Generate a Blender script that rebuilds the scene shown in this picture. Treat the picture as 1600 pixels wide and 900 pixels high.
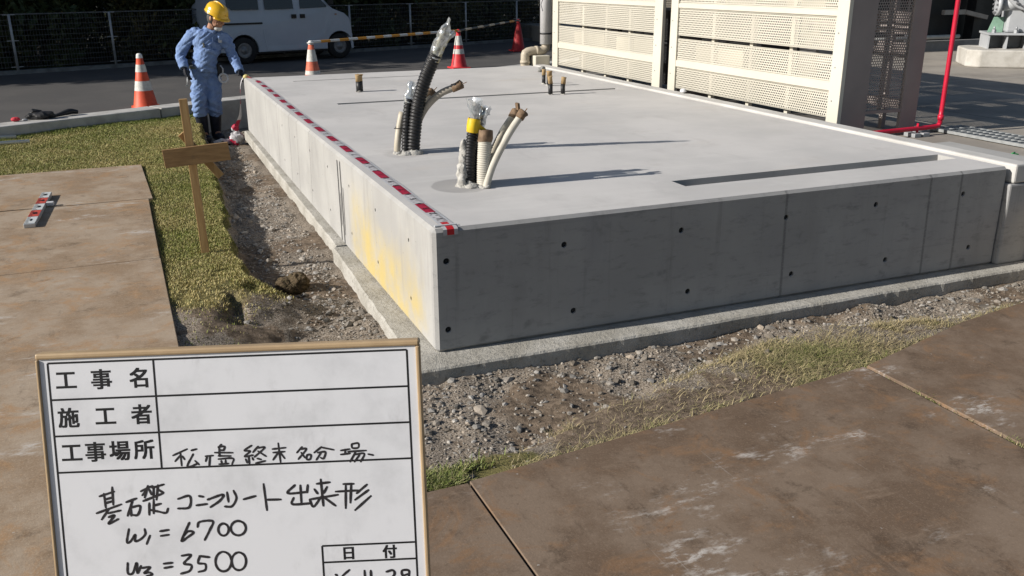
import bpy, bmesh, math, random
import numpy as np
from mathutils import Vector, Matrix

for o in list(bpy.data.objects):
    bpy.data.objects.remove(o)
SC = bpy.context.scene
COL = SC.collection
R = math.radians
rng = np.random.default_rng(7)
random.seed(7)

# ---------------------------------------------------------------- camera, sky, sun, exposure
YAW, PITCH, ROLL = 0.38914781, 0.33311720, -0.00480058
cd = bpy.data.cameras.new('camera')
cam = bpy.data.objects.new('camera', cd)
COL.objects.link(cam)
cd.sensor_width = 36.0
cd.lens = 36.0 * 1406.56 / 1600.0
cd.clip_start = 0.05
cd.clip_end = 1500
fw = Vector((math.sin(YAW) * math.cos(PITCH), math.cos(YAW) * math.cos(PITCH), -math.sin(PITCH)))
rt = Vector((math.cos(YAW), -math.sin(YAW), 0))
up = rt.cross(fw)
r2 = math.cos(ROLL) * rt + math.sin(ROLL) * up
u2 = -math.sin(ROLL) * rt + math.cos(ROLL) * up
cam.matrix_world = Matrix(((r2.x, u2.x, -fw.x, -1.13189), (r2.y, u2.y, -fw.y, -3.68108), (r2.z, u2.z, -fw.z, 1.64732), (0, 0, 0, 1)))
SC.camera = cam

SUN_EL = 26.5
SUN_AZ = -3.0           # direction in which shadows fall, measured from +X
w = bpy.data.worlds.new('World')
SC.world = w
w.use_nodes = True
wn = w.node_tree
bg = wn.nodes['Background']
sky = wn.nodes.new('ShaderNodeTexSky')
sky.sky_type = 'NISHITA'
sky.sun_disc = False
sky.sun_elevation = R(SUN_EL)
to_sun = Vector((-math.cos(R(SUN_AZ)) * math.cos(R(SUN_EL)), -math.sin(R(SUN_AZ)) * math.cos(R(SUN_EL)), math.sin(R(SUN_EL))))
sky.sun_rotation = math.atan2(to_sun.x, to_sun.y)
sky.dust_density = 1.0
wn.links.new(sky.outputs[0], bg.inputs[0])
bg.inputs[1].default_value = 0.05
sl = bpy.data.lights.new('sun', 'SUN')
sl.energy = 4.0
sl.angle = R(0.5)
sl.color = (1.0, 0.95, 0.88)
so = bpy.data.objects.new('sun', sl)
COL.objects.link(so)
so.rotation_euler = (-to_sun).to_track_quat('-Z', 'Y').to_euler()
so.location = (-30, 2, 15)
SC.view_settings.view_transform = 'Standard'
SC.view_settings.look = 'None'
SC.view_settings.gamma = 1
SC.view_settings.exposure = 0.80
SC.cycles.max_bounces = 6
SC.cycles.transparent_max_bounces = 24
SC.cycles.use_denoising = True

# ---------------------------------------------------------------- node helpers
class V:
    def __init__(s, nt, sock): s.nt, s.k = nt, sock
    def op(s, o, b=None, c=None, swap=False):
        n = s.nt.nodes.new('ShaderNodeMath'); n.operation = o
        args = [s] + ([b] if b is not None else []) + ([c] if c is not None else [])
        if swap: args = [args[1], args[0]]
        for i, a in enumerate(args):
            if isinstance(a, V): s.nt.links.new(a.k, n.inputs[i])
            else: n.inputs[i].default_value = a
        return V(s.nt, n.outputs[0])
    def __add__(s, b): return s.op('ADD', b)
    __radd__ = __add__
    def __sub__(s, b): return s.op('SUBTRACT', b)
    def __rsub__(s, b): return s.op('SUBTRACT', b, swap=True)
    def __mul__(s, b): return s.op('MULTIPLY', b)
    __rmul__ = __mul__
    def abs(s): return s.op('ABSOLUTE')
    def sat(s): return s.op('MINIMUM', 1.0).op('MAXIMUM', 0.0)
    def step(s, lo, hi):
        n = s.nt.nodes.new('ShaderNodeMapRange'); n.interpolation_type = 'SMOOTHSTEP'
        s.nt.links.new(s.k, n.inputs[0])
        if hi >= lo:
            n.inputs[1].default_value, n.inputs[2].default_value = lo, hi
            return V(s.nt, n.outputs[0])
        n.inputs[1].default_value, n.inputs[2].default_value = hi, lo
        return 1.0 - V(s.nt, n.outputs[0])

class Mt:
    """a procedural material under construction"""
    def __init__(s, name):
        s.m = bpy.data.materials.new(name); s.m.use_nodes = True
        s.nt = s.m.node_tree
        s.b = s.nt.nodes['Principled BSDF']
        s.b.inputs['Specular IOR Level'].default_value = 0.3
        tc = s.nt.nodes.new('ShaderNodeTexCoord')
        s.co = tc.outputs['Object']
        geo = s.nt.nodes.new('ShaderNodeNewGeometry')
        s.geo = geo
        s.wco = geo.outputs['Position']
    def xyz(s, world=True):
        n = s.nt.nodes.new('ShaderNodeSeparateXYZ')
        s.nt.links.new(s.wco if world else s.co, n.inputs[0])
        return [V(s.nt, n.outputs[i]) for i in range(3)]
    def noise(s, scale, detail=5, rough=.6, stretch=None, world=True, dist=0, off=None):
        n = s.nt.nodes.new('ShaderNodeTexNoise')
        src = s.wco if world else s.co
        if stretch or off:
            mp = s.nt.nodes.new('ShaderNodeMapping')
            if stretch: mp.inputs['Scale'].default_value = stretch
            if off: mp.inputs['Location'].default_value = off
            s.nt.links.new(src, mp.inputs[0]); src = mp.outputs[0]
        s.nt.links.new(src, n.inputs['Vector'])
        n.inputs['Scale'].default_value = scale; n.inputs['Detail'].default_value = detail
        n.inputs['Roughness'].default_value = rough; n.inputs['Distortion'].default_value = dist
        return V(s.nt, n.outputs[0])
    def vor(s, scale, feature='F1', out=0):
        n = s.nt.nodes.new('ShaderNodeTexVoronoi'); n.feature = feature
        s.nt.links.new(s.wco, n.inputs['Vector']); n.inputs['Scale'].default_value = scale
        return V(s.nt, n.outputs[out])
    def attr(s, name, out=2):
        n = s.nt.nodes.new('ShaderNodeAttribute'); n.attribute_name = name
        return V(s.nt, n.outputs[out])
    def mix(s, f, a, b, mode='MIX'):
        n = s.nt.nodes.new('ShaderNodeMix'); n.data_type = 'RGBA'; n.blend_type = mode
        for i, x in ((0, f), (6, a), (7, b)):
            if isinstance(x, V): s.nt.links.new(x.k, n.inputs[i])
            elif isinstance(x, (int, float)): n.inputs[i].default_value = x
            else: n.inputs[i].default_value = (*x, 1)
        return V(s.nt, n.outputs[2])
    def out(s, col=None, rough=.8, bump=None, bstr=.3, bdist=.01, metal=0, spec=None):
        b = s.b
        if col is not None:
            if isinstance(col, V): s.nt.links.new(col.k, b.inputs['Base Color'])
            else: b.inputs['Base Color'].default_value = (*col, 1)
        if isinstance(rough, V): s.nt.links.new(rough.k, b.inputs['Roughness'])
        else: b.inputs['Roughness'].default_value = rough
        b.inputs['Metallic'].default_value = metal
        if spec is not None: b.inputs['Specular IOR Level'].default_value = spec
        if bump is not None:
            n = s.nt.nodes.new('ShaderNodeBump'); n.inputs['Strength'].default_value = bstr
            n.inputs['Distance'].default_value = bdist
            s.nt.links.new(bump.k, n.inputs['Height']); s.nt.links.new(n.outputs[0], b.inputs['Normal'])
        return s.m

def simple(name, c1, c2=None, scale=8, rough=.7, metal=0, bump=0, bscale=60, spec=None, lo=.35, hi=.65):
    t = Mt(name)
    c2 = c2 or tuple(x * .8 for x in c1)
    col = t.mix(t.noise(scale, 6).step(lo, hi), c1, c2)
    return t.out(col, rough, t.noise(bscale, 4) if bump else None, bump, .01, metal, spec)

# ---------------------------------------------------------------- mesh helpers
def tag(o, label=None, cat=None, group=None, kind=None):
    if label: o['label'] = label
    if cat: o['category'] = cat
    if group: o['group'] = group
    if kind: o['kind'] = kind
    return o

def thing(name, loc, label, cat, group=None, rz=0):
    o = bpy.data.objects.new(name, None)
    COL.objects.link(o)
    o.location = loc; o.rotation_euler = (0, 0, rz); o.empty_display_size = .1
    return tag(o, label, cat, group)

class MB:
    """collects shapes (in world coordinates) and links them as ONE mesh object"""
    def __init__(s): s.v, s.f, s.mi, s.sm = [], [], [], []
    def add(s, vs, fs, mi=0, smooth=False):
        n = len(s.v); s.v += [tuple(v) for v in vs]
        for f in fs:
            s.f.append(tuple(i + n for i in f)); s.mi.append(mi); s.sm.append(smooth)
        return s
    def box(s, lo, hi, mi=0, M=None):
        x0, y0, z0 = lo; x1, y1, z1 = hi
        vs = [Vector(p) for p in ((x0, y0, z0), (x1, y0, z0), (x1, y1, z0), (x0, y1, z0), (x0, y0, z1), (x1, y0, z1), (x1, y1, z1), (x0, y1, z1))]
        if M is not None: vs = [M @ v for v in vs]
        return s.add(vs, [(0, 3, 2, 1), (4, 5, 6, 7), (0, 1, 5, 4), (1, 2, 6, 5), (2, 3, 7, 6), (3, 0, 4, 7)], mi)
    def bar(s, a, b, wd, dp, mi=0, side=None):
        a, b = Vector(a), Vector(b); d = (b - a).normalized()
        sv = Vector(side) if side else (Vector((0, 0, 1)) if abs(d.z) < .9 else Vector((1, 0, 0)))
        x = d.cross(sv).normalized(); y = x.cross(d)
        vs = [p + x * sx * wd / 2 + y * sy * dp / 2 for p in (a, b) for sx, sy in ((-1, -1), (1, -1), (1, 1), (-1, 1))]
        return s.add(vs, [(3, 2, 1, 0), (4, 5, 6, 7), (0, 1, 5, 4), (1, 2, 6, 5), (2, 3, 7, 6), (3, 0, 4, 7)], mi)
    def tube(s, pts, rad, n=12, mi=0, cap=True, smooth=True, sq=None):
        """sq = (a, b): ellipse scale in the frame's two axes"""
        P = [Vector(p) for p in pts]; m = len(P)
        rad = rad if hasattr(rad, '__len__') else [rad] * m
        T = [(P[min(i + 1, m - 1)] - P[max(i - 1, 0)]).normalized() for i in range(m)]
        ref = Vector((0, 0, 1)) if abs(T[0].z) < .9 else Vector((1, 0, 0))
        x = T[0].cross(ref).normalized(); vs = []
        for i in range(m):
            x = (x - T[i] * x.dot(T[i])).normalized(); y = T[i].cross(x)
            for k in range(n):
                a = 2 * math.pi * k / n
                ca, sa = math.cos(a), math.sin(a)
                if sq: ca, sa = ca * sq[0], sa * sq[1]
                vs.append(P[i] + (x * ca + y * sa) * rad[i])
        fs = [(i * n + k, i * n + (k + 1) % n, (i + 1) * n + (k + 1) % n, (i + 1) * n + k) for i in range(m - 1) for k in range(n)]
        s.add(vs, fs, mi, smooth)
        if cap:
            b0 = len(s.v) - len(vs)
            s.f.append(tuple(b0 + k for k in range(n))[::-1]); s.mi.append(mi); s.sm.append(False)
            s.f.append(tuple(b0 + (m - 1) * n + k for k in range(n))); s.mi.append(mi); s.sm.append(False)
        return s
    def ell(s, c, r, M=None, n=16, m=10, mi=0):
        c = Vector(c); vs = []; fs = []
        for j in range(m + 1):
            th = math.pi * j / m
            for k in range(n):
                ph = 2 * math.pi * k / n
                v = Vector((r[0] * math.sin(th) * math.cos(ph), r[1] * math.sin(th) * math.sin(ph), r[2] * math.cos(th)))
                vs.append(c + (M @ v if M is not None else v))
        for j in range(m):
            for k in range(n):
                fs.append((j * n + k, (j + 1) * n + k, (j + 1) * n + (k + 1) % n, j * n + (k + 1) % n))
        return s.add(vs, fs, mi, True)
    def lathe(s, prof, c=(0, 0, 0), n=24, mi=None, M=None):
        c = Vector(c); vs = []
        for r, z in prof:
            for k in range(n):
                a = 2 * math.pi * k / n
                v = Vector((r * math.cos(a), r * math.sin(a), z))
                vs.append(c + (M @ v if M is not None else v))
        b0 = len(s.v); s.v += [tuple(v) for v in vs]
        for i in range(len(prof) - 1):
            for k in range(n):
                s.f.append((b0 + i * n + k, b0 + i * n + (k + 1) % n, b0 + (i + 1) * n + (k + 1) % n, b0 + (i + 1) * n + k))
                s.mi.append(mi[i] if mi else 0); s.sm.append(True)
        return s
    def prism(s, poly, z0, z1, mi=0):
        n = len(poly)
        vs = [(x, y, z0) for x, y in poly] + [(x, y, z1) for x, y in poly]
        return s.add(vs, [tuple(range(n))[::-1], tuple(range(n, 2 * n))] + [(i, (i + 1) % n, n + (i + 1) % n, n + i) for i in range(n)], mi)
    def build(s, name, mats, parent=None, bevel=0, weld=0, kind=None):
        me = bpy.data.meshes.new(name)
        me.from_pydata(s.v, [], s.f)
        mats = mats if isinstance(mats, (list, tuple)) else [mats]
        for m in mats: me.materials.append(m)
        me.polygons.foreach_set('material_index', s.mi)
        me.polygons.foreach_set('use_smooth', s.sm)
        o = bpy.data.objects.new(name, me); COL.objects.link(o)
        if weld or bevel:
            bm = bmesh.new(); bm.from_mesh(me)
            bmesh.ops.remove_doubles(bm, verts=bm.verts, dist=weld or 1e-5)
            bmesh.ops.recalc_face_normals(bm, faces=bm.faces)
            bm.to_mesh(me); bm.free()
        if bevel:
            md = o.modifiers.new('bevel', 'BEVEL'); md.width = bevel; md.segments = 2; md.limit_method = 'ANGLE'; md.angle_limit = R(40)
        put(o, parent)
        if kind: o['kind'] = kind
        me.update()
        return o

def put(o, parent):
    """parent an object built in world coordinates to its thing, keeping it in place"""
    if parent is None: return o
    bpy.context.view_layer.update()
    o.parent = parent
    o.matrix_parent_inverse = Matrix.Identity(4)
    o.matrix_basis = parent.matrix_world.inverted()
    return o

def center(o):
    """top-level single mesh: move its origin to its base"""
    me = o.data
    a = np.empty(len(me.vertices) * 3); me.vertices.foreach_get('co', a); a = a.reshape(-1, 3)
    c = (a.min(0) + a.max(0)) / 2; c[2] = a[:, 2].min()
    me.transform(Matrix.Translation(-Vector(c))); o.location = c
    return o

def bake(o):
    """apply all modifiers"""
    dg = bpy.context.evaluated_depsgraph_get()
    dg.update()
    me = bpy.data.meshes.new_from_object(o.evaluated_get(dg))
    old = o.data; o.modifiers.clear(); o.data = me; me.name = o.name
    bpy.data.meshes.remove(old)
    return o

def smoothed(o):
    o.data.polygons.foreach_set('use_smooth', [True] * len(o.data.polygons)); return o

def spline(pts, step):
    P = [np.array(p, float) for p in pts]
    P = [2 * P[0] - P[1]] + P + [2 * P[-1] - P[-2]]
    out = []
    for i in range(1, len(P) - 2):
        n = max(2, int(np.linalg.norm(P[i + 1] - P[i]) / step))
        for t in np.arange(n) / n:
            a, b, c, d = P[i - 1], P[i], P[i + 1], P[i + 2]
            out.append(.5 * (2 * b + (c - a) * t + (2 * a - 5 * b + 4 * c - d) * t * t + (3 * b - a - 3 * c + d) * t ** 3))
    out.append(P[-2])
    return out

# value noise for terrain and scatter
_lat = rng.random((256, 256))
def vn(x, y, sc=1.0, seed=0):
    x = np.asarray(x) * sc + seed * 17.3 + 500; y = np.asarray(y) * sc + seed * 9.1 + 500
    xi = np.floor(x).astype(int); yi = np.floor(y).astype(int)
    fx = x - xi; fy = y - yi; fx = fx * fx * (3 - 2 * fx); fy = fy * fy * (3 - 2 * fy)
    g = lambda a, b: _lat[a % 256, b % 256]
    return (g(xi, yi) * (1 - fx) + g(xi + 1, yi) * fx) * (1 - fy) + (g(xi, yi + 1) * (1 - fx) + g(xi + 1, yi + 1) * fx) * fy
def sst(x, a, b):
    t = np.clip((np.asarray(x) - a) / (b - a), 0, 1); return t * t * (3 - 2 * t)
# ---------------------------------------------------------------- terrain
H = 0.592
KY0, KX0, KS = 7.22, -2.51, 0.505            # front line of the kerb: y = KY0 + KS (x - KX0)
def kerb_y(x): return KY0 + KS * (np.asarray(x) - KX0)
def lawn_edge(y):
    return np.interp(y, [.3, .5, .73, .95, 1.3, 1.77, 2.58, 3.62, 5.03, 6.36, 8],
                     [-1.12, -1.04, -.93, -.75, -.62, -.64, -.63, -.58, -.53, -.49, -.40]) + (vn(y, 0 * y, 6, 3) - .5) * .05
def strip_edge(x):
    return np.interp(x, [-.6, -.31, .02, .36, .69, 1.13, 1.57, 2.0, 2.68, 3.3, 4.2], [-1.0, -.93, -.9, -.75, -.67, -.5, -.38, -.36, -.5, -.55, -.5]) + (vn(x, 0 * x, 5, 5) - .5) * .10
def plate_edge(x):
    return np.interp(x, [-5, -.42, -.25, 1.66, 2.48, 4.2], [-1.16, -1.16, -1.15, -.93, -.71, -.4])
def lawn_mask(x, y):
    k = sst(y, 1.45, .95)
    L = sst((lawn_edge(y) - x - (-.02 - .50 * k)) / (.09 + .55 * k), 0, 1)
    return np.where(y < -1.2, np.where(x < -.5, 1, 0), L)
def strip_mask(x, y):
    return sst(strip_edge(x) - y, -.06, .12) * sst(x, -1.05, -.95)
def ground_z(x, y):
    x = np.asarray(x, float); y = np.asarray(y, float)
    tr = np.interp(y, [-2, 0, 4.5, 6.6, 7.4, 9], [-.06, -.07, -.10, -.15, -.19, -.19])
    L, F = lawn_mask(x, y), strip_mask(x, y)
    z = tr + L * (.045 - tr)
    z = z + (1 - L) * F * .062
    rough = (1 - L) * (1 - .6 * F)
    z = z + rough * ((vn(x, y, 3, 1) - .5) * .035 + (vn(x, y, 9, 2) - .5) * .025 + (vn(x, y, 27, 4) - .5) * .012)
    z = z + L * ((vn(x, y, 2.3, 6) - .5) * .02)
    pit = np.exp(-(((x + .72) / .34) ** 2 + ((y - 1.0) / .5) ** 2))
    z = z + pit * (-.05 * (sst(vn(x, y, 8, 8), .68, .85)) + (vn(x, y, 17, 9) - .5) * .03 + .02)
    z = z + .06 * np.exp(-(((x - 2.33) / .17) ** 2 + ((y + .27) / .12) ** 2)) * (.7 + .6 * vn(x, y, 22, 10))
    under = sst(plate_edge(x) - .01 - y, 0, .05)
    z = np.where(under > 0, np.minimum(z, .004 * under + z * (1 - under)), z)
    z = np.where((x < -1.14) & (y > -1.3) & (y < 5.0), np.minimum(z, .046), z)
    s = y - kerb_y(x)
    z = np.where((s > .12) & (y > 5), -.28, z)
    z = np.where(x > 3.95, np.minimum(z, -.06), z)
    return z

def axis(segs):
    out = []
    for a, b, st in segs: out += list(np.arange(a, b - 1e-6, st))
    return np.array(out + [segs[-1][1]])
gx = axis([(-9, -2.7, .15), (-2.7, -1.3, .05), (-1.3, 4.0, .024), (4.0, 7, .2)])
gy = axis([(-9, -1.5, .25), (-1.5, 3.0, .024), (3.0, 8.6, .035), (8.6, 12.5, .2)])
X, Y = np.meshgrid(gx, gy, indexing='ij')
Zg = ground_z(X, Y)
nx, ny = X.shape
me = bpy.data.meshes.new('ground')
vv = np.stack([X, Y, Zg], -1).reshape(-1, 3)
ii = np.arange(nx * ny).reshape(nx, ny)
ff = np.stack([ii[:-1, :-1], ii[1:, :-1], ii[1:, 1:], ii[:-1, 1:]], -1).reshape(-1, 4)
me.from_pydata(vv.tolist(), [], ff.tolist())
me.polygons.foreach_set('use_smooth', [True] * len(me.polygons))
at = me.attributes.new('lawn', 'FLOAT', 'POINT'); at.data.foreach_set('value', np.maximum(lawn_mask(X, Y) * (.1 + .9 * sst(Y + .4 * (X + .8) + .5 * (vn(X, Y, 5, 13) - .5), .75, 1.4)), strip_mask(X, Y) * sst(vn(X, Y, 4, 31) + .5 * (vn(X, Y, 13, 35) - .5), .35, .8) * .62).reshape(-1))
dirt = sst(vn(X, Y, 2.1, 11) + .35 * vn(X, Y, 8, 12), .62, .95)
dirt = np.clip(dirt + np.exp(-(((X + .75) / .30) ** 2 + ((Y - .9) / .45) ** 2)) * 1.2 * (vn(X, Y, 9, 14) > .25) + sst(vn(X, Y, 12, 16), .6, .9) * .6, 0, 1)
at = me.attributes.new('dirt', 'FLOAT', 'POINT'); at.data.foreach_set('value', dirt.reshape(-1))
t = Mt('soil_and_gravel')
n1, n2, n3 = t.noise(30, 6), t.noise(140, 4), t.noise(6, 6)
grav = t.mix(n2.step(.38, .62), (.095, .074, .054), (.31, .265, .215))
soil = t.mix(n1.step(.35, .65), (.085, .062, .042), (.185, .14, .10))
bare = t.mix(t.attr('dirt').step(.3, .7), grav, soil)
turf = t.mix(n3.step(.3, .7), (.10, .095, .03), (.165, .14, .055))
gm = t.out(t.mix(t.attr('lawn').step(.25, .6), bare, turf), .95, n1 * .5 + n2 * .5, .8, .012)
me.materials.append(gm)
go = bpy.data.objects.new('ground', me); COL.objects.link(go); go['kind'] = 'structure'

b = MB(); b.add([(-400, -400, -.5), (400, -400, -.5), (400, 400, -.5), (-400, 400, -.5)], [(0, 1, 2, 3)])
b.build('terrain', simple('far_soil', (.10, .085, .05), (.06, .06, .03), 2, .95), kind='structure')

# fence line y = FY + FS x
FY, FS = 16.43, .347
def fence_y(x): return FY + FS * x
# road
t = Mt('asphalt')
n1, n2, n3 = t.noise(260, 3), t.noise(1.1, 5), t.noise(9, 5, stretch=(.25, 1, 1))
c = t.mix(n1.step(.3, .7), (.042, .041, .041), (.095, .09, .086))
c = t.mix((n2.step(.4, .7) * .5), c, (.10, .093, .087))
c = t.mix((n3.step(.6, .75) * .3), c, (.035, .034, .035))
am = t.out(c, .85, n1, .35, .006)
b = MB()
kb = lambda x: float(kerb_y(x)) + .30
b.add([(-60, kb(-60), 0), (5.2, kb(5.2), 0), (30, 12.6, 0), (60, fence_y(60), 0), (60, fence_y(60) + .02, 0), (-60, fence_y(-60) - .02 + .02, 0)], [(0, 1, 2, 3, 4, 5)])
b.build('road', am, kind='structure')
b = MB()
b.add([(-60, fence_y(-60), -.004), (60, fence_y(60), -.004), (60, 120, .2), (-60, 120, .2)], [(0, 1, 2, 3)])
b.build('woodland_floor', simple('leaf_litter', (.035, .028, .016), (.015, .014, .008), 6, .95, bump=.5, bscale=20), kind='structure')
# kerb along the road, cast in lengths
t = Mt('kerb_concrete')
n1, n2 = t.noise(5, 6), t.noise(120, 4)
km = t.out(t.mix(n1.step(.35, .7), (.42, .41, .39), (.30, .29, .27)), .85, n2, .3, .004)
b = MB(); L0 = 2.0; ca = 1 / math.hypot(1, KS); dxk = L0 * ca
xk = -.88 - 8 * dxk
for i in range(13):
    a = xk + i * dxk + .006; e = xk + (i + 1) * dxk - .006
    nrm = Vector((-KS, 1)).normalized()
    pa, pe = (a, float(kerb_y(a))), (e, float(kerb_y(e)))
    q = [pa, pe, (pe[0] + nrm.x * .30, pe[1] + nrm.y * .30), (pa[0] + nrm.x * .30, pa[1] + nrm.y * .30)]
    b.prism(q, -.28, .17)
o = b.build('kerb', km, kind='structure', bevel=.012)

# concrete yard on the right, 0.4 m up
YZ = .40
t = Mt('yard_concrete')
x_, y_, z_ = t.xyz()
n1, n2 = t.noise(1.3, 7), t.noise(160, 3)
c = t.mix(n1.step(.3, .7), (.31, .28, .24), (.21, .19, .165))
jy = ((y_ - 4.75).abs()).step(.02, .008); jx = ((x_ - 6.1).abs()).step(.015, .006)
c = t.mix(jy * .6, c, (.40, .38, .34))
c = t.mix(jx * .7, c, (.06, .055, .05))
ym = t.out(c, .85, n2, .3, .004)
b = MB()
b.prism([(3.73, -8), (60, -8), (60, 40), (9, 40), (9, 7.7), (3.73, 7.7)], -.4, YZ)
b.build('yard', ym, kind='structure')

# ---------------------------------------------------------------- concrete foundation
t = Mt('trowelled_concrete')
x_, y_, z_ = t.xyz()
n1, n2, n3 = t.noise(1.2, 6, .62), t.noise(5, 6, .6, stretch=(1, .35, 1)), t.noise(220, 3)
c = t.mix(n1.step(.32, .68), (.49, .475, .46), (.41, .40, .39))
c = t.mix(n2.step(.55, .75) * .4, c, (.34, .325, .315))
n4 = t.noise(3, 5, .6, stretch=(.4, 1, 1), off=(7, 3, 0))
c = t.mix(n4.step(.6, .75) * .3, c, (.42, .365, .30))
wet = ((x_ - .40) * (x_ - .40) * 1.4 + (y_ - .80) * (y_ - .80) + (n1 - .5) * .04).step(.036, .030)
c = t.mix(wet * .5, c, (.17, .165, .16))
wet = ((x_ - .38) * (x_ - .38) * 1.4 + (y_ - 1.80) * (y_ - 1.80) + (n1 - .5) * .06).step(.024, .012)
c = t.mix(wet * .22, c, (.2, .19, .185))
dots = t.vor(9).step(.035, .02)
c = t.mix(dots * .25, c, (.2, .19, .18))
sw = t.noise(2.0, 6, .7, stretch=(.5, 2.2, 1), dist=.8, off=(1, 8, 0)).step(.54, .68)
c = t.mix(sw * .28, c, (.55, .54, .52))
st_ = t.noise(1.1, 7, .75, off=(5, 2, 0)).step(.56, .70)
c = t.mix(st_ * .35, c, (.33, .31, .29))
top_m = t.out(c, .75, n3 * .4 + n2, .12, .004)

t = Mt('formed_concrete')
x_, y_, z_ = t.xyz()
n1, n2, n3 = t.noise(1.7, 6, .6), t.noise(4, 6, .65, stretch=(1, 1, .3)), t.noise(90, 4)
c = t.mix(n1.step(.3, .7), (.36, .355, .34), (.29, .285, .275))
c = t.mix(n2.step(.5, .75) * .5, c, (.23, .225, .215))
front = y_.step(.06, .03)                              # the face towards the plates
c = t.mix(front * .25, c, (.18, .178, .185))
for xs in (1.93, 2.92, 3.15):                          # joints of the form boards
    ln = (x_ - xs + (z_ - .3) * .03 + (n2 - .5) * .012).abs().step(.012, .003)
    c = t.mix(ln * front * (n3.step(.2, .55)) * .55, c, (.07, .07, .072))
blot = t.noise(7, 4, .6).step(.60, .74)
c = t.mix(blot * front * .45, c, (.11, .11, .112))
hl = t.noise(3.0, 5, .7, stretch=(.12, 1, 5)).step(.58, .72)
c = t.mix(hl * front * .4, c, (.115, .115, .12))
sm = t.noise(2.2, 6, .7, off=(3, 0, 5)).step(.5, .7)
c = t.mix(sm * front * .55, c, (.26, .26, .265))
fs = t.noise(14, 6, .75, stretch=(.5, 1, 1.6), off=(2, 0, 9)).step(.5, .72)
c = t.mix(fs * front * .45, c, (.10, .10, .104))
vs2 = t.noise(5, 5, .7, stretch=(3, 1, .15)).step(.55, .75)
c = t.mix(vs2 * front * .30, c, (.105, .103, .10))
left = x_.step(.06, .03) * y_.step(.06, .09)
for ys in (3.93, 3.02, 3.55, 4.6, 5.3):
    ln = (y_ - ys + (z_ - .3) * .1 + (n2 - .5) * .02).abs().step(.014, .003)
    c = t.mix(ln * left * n3.step(.3, .55) * .6, c, (.11, .105, .10))
yl = (y_ - .95 + (t.noise(2.6, 4) - .5) * 1.1).abs().step(.95, .3) * (z_ + (n1 - .5) * .7).step(.55, .12) * left
c = t.mix(yl * (t.noise(5, 5, .65).step(.32, .62) * .6 + .28), c, (.43, .335, .12))
run = t.noise(9, 4, .6, stretch=(1, 1, .12)).step(.56, .72)
c = t.mix(run * left * .4, c, (.24, .23, .215))
pits = t.vor(16).step(.055, .035)
c = t.mix(pits * left * .75, c, (.07, .066, .06))
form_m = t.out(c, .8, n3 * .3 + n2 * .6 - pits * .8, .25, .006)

found = thing('concrete_foundation', (1.75, 3.4, -.08), 'large raised grey concrete foundation slab filling the middle of the site', 'foundation')
b = MB(); b.box((0, 0, 0), (3.5, 6.95, H))
slab = b.build('slab', [top_m, form_m], bevel=0)
bv = slab.modifiers.new('bevel', 'BEVEL'); bv.width = .016; bv.segments = 1; bv.limit_method = 'ANGLE'
bake(slab)
HOLES = [(.06, .44), (.06, .11), (.645, .45), (.70, .11), (1.29, .45), (1.35, .12), (1.93, .45), (2.0, .13), (2.53, .46), (2.65, .13), (3.17, .46), (3.28, .13)]
b = MB()
b.box((1.50, .305, H - .06), (3.42, .445, H + .1))
b.box((.50, 4.29, H - .05), (3.29, 4.37, H + .1))
b.box((.45, 6.33, H - .010), (1.9, 6.37, H + .1))
b.box((-.1, 2.0, -.02), (.022, 2.032, .545))
cy = lambda c, d, r, l: b.tube([Vector(c) - Vector(d) * l, Vector(c) + Vector(d) * l], r, 14)
for hx, hz in HOLES: cy((hx, 0, hz), (0, 1, 0), .0155, .022)
for yy in (.4, 1.05, 1.7, 2.35, 3.0, 3.65, 4.3):
    for zz in (.14, .44): cy((0, yy, zz), (1, 0, 0), .011, .02)
cut = b.build('cut', form_m)
bm = bmesh.new(); bm.from_mesh(cut.data); bmesh.ops.recalc_face_normals(bm, faces=bm.faces); bm.to_mesh(cut.data); bm.free()
bo = slab.modifiers.new('cut', 'BOOLEAN'); bo.object = cut; bo.solver = 'EXACT'
bake(slab)
bpy.data.objects.remove(cut)
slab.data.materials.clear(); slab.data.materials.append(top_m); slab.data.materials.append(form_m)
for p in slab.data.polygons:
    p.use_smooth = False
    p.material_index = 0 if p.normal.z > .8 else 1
put(slab, found)
plug_m = simple('tie_cone_plug', (.030, .032, .034), (.018, .019, .02), 30, .8)
for hx, hz in HOLES:
    b = MB(); b.lathe([(.0153, .012), (.012, .016), (.005, .0165), (.0045, .007), (0, .007)], (hx, 0, hz), 14, M=Matrix.Rotation(R(-90), 3, 'X'))
    b.build('tie_hole', plug_m, found)

def ragged(pts, amp, step, seed):
    out = []
    for i in range(len(pts)):
        a, c = np.array(pts[i]), np.array(pts[(i + 1) % len(pts)])
        n = max(1, int(np.linalg.norm(c - a) / step)); d = (c - a) / (np.linalg.norm(c - a) + 1e-9); nn = np.array([d[1], -d[0]])
        for k in range(n):
            q = a + (c - a) * k / n
            j = (vn(q[0], q[1], 9, seed) - .5) * 2 * amp + (vn(q[0], q[1], 40, seed + 1) - .5) * amp * .9
            out.append(tuple(q + nn * (j + (rng.random() - .5) * amp * .8) * (1 if k else .3)))
    return out
t = Mt('lean_concrete')
n1, n2, n3 = t.noise(4, 6), t.noise(35, 6, .65), t.noise(150, 3)
c = t.mix(n1.step(.3, .7), (.40, .385, .35), (.28, .265, .23))
c = t.mix(n2.step(.55, .68) * .7, c, (.17, .155, .13))
lean_m = t.out(c, .9, n2 + n3 * .4, .7, .012)
b = MB()
poly = ragged([(-.135, -.165), (1.0, -.17), (2.3, -.15), (4.4, -.14), (4.4, 6.99), (-.045, 6.99), (-.062, 1.93), (-.088, 1.90), (-.105, 1.1)], .0035, .022, 20)
b.prism(poly, -.105, 0.0)
fo = b.build('footing', lean_m, found)
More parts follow.
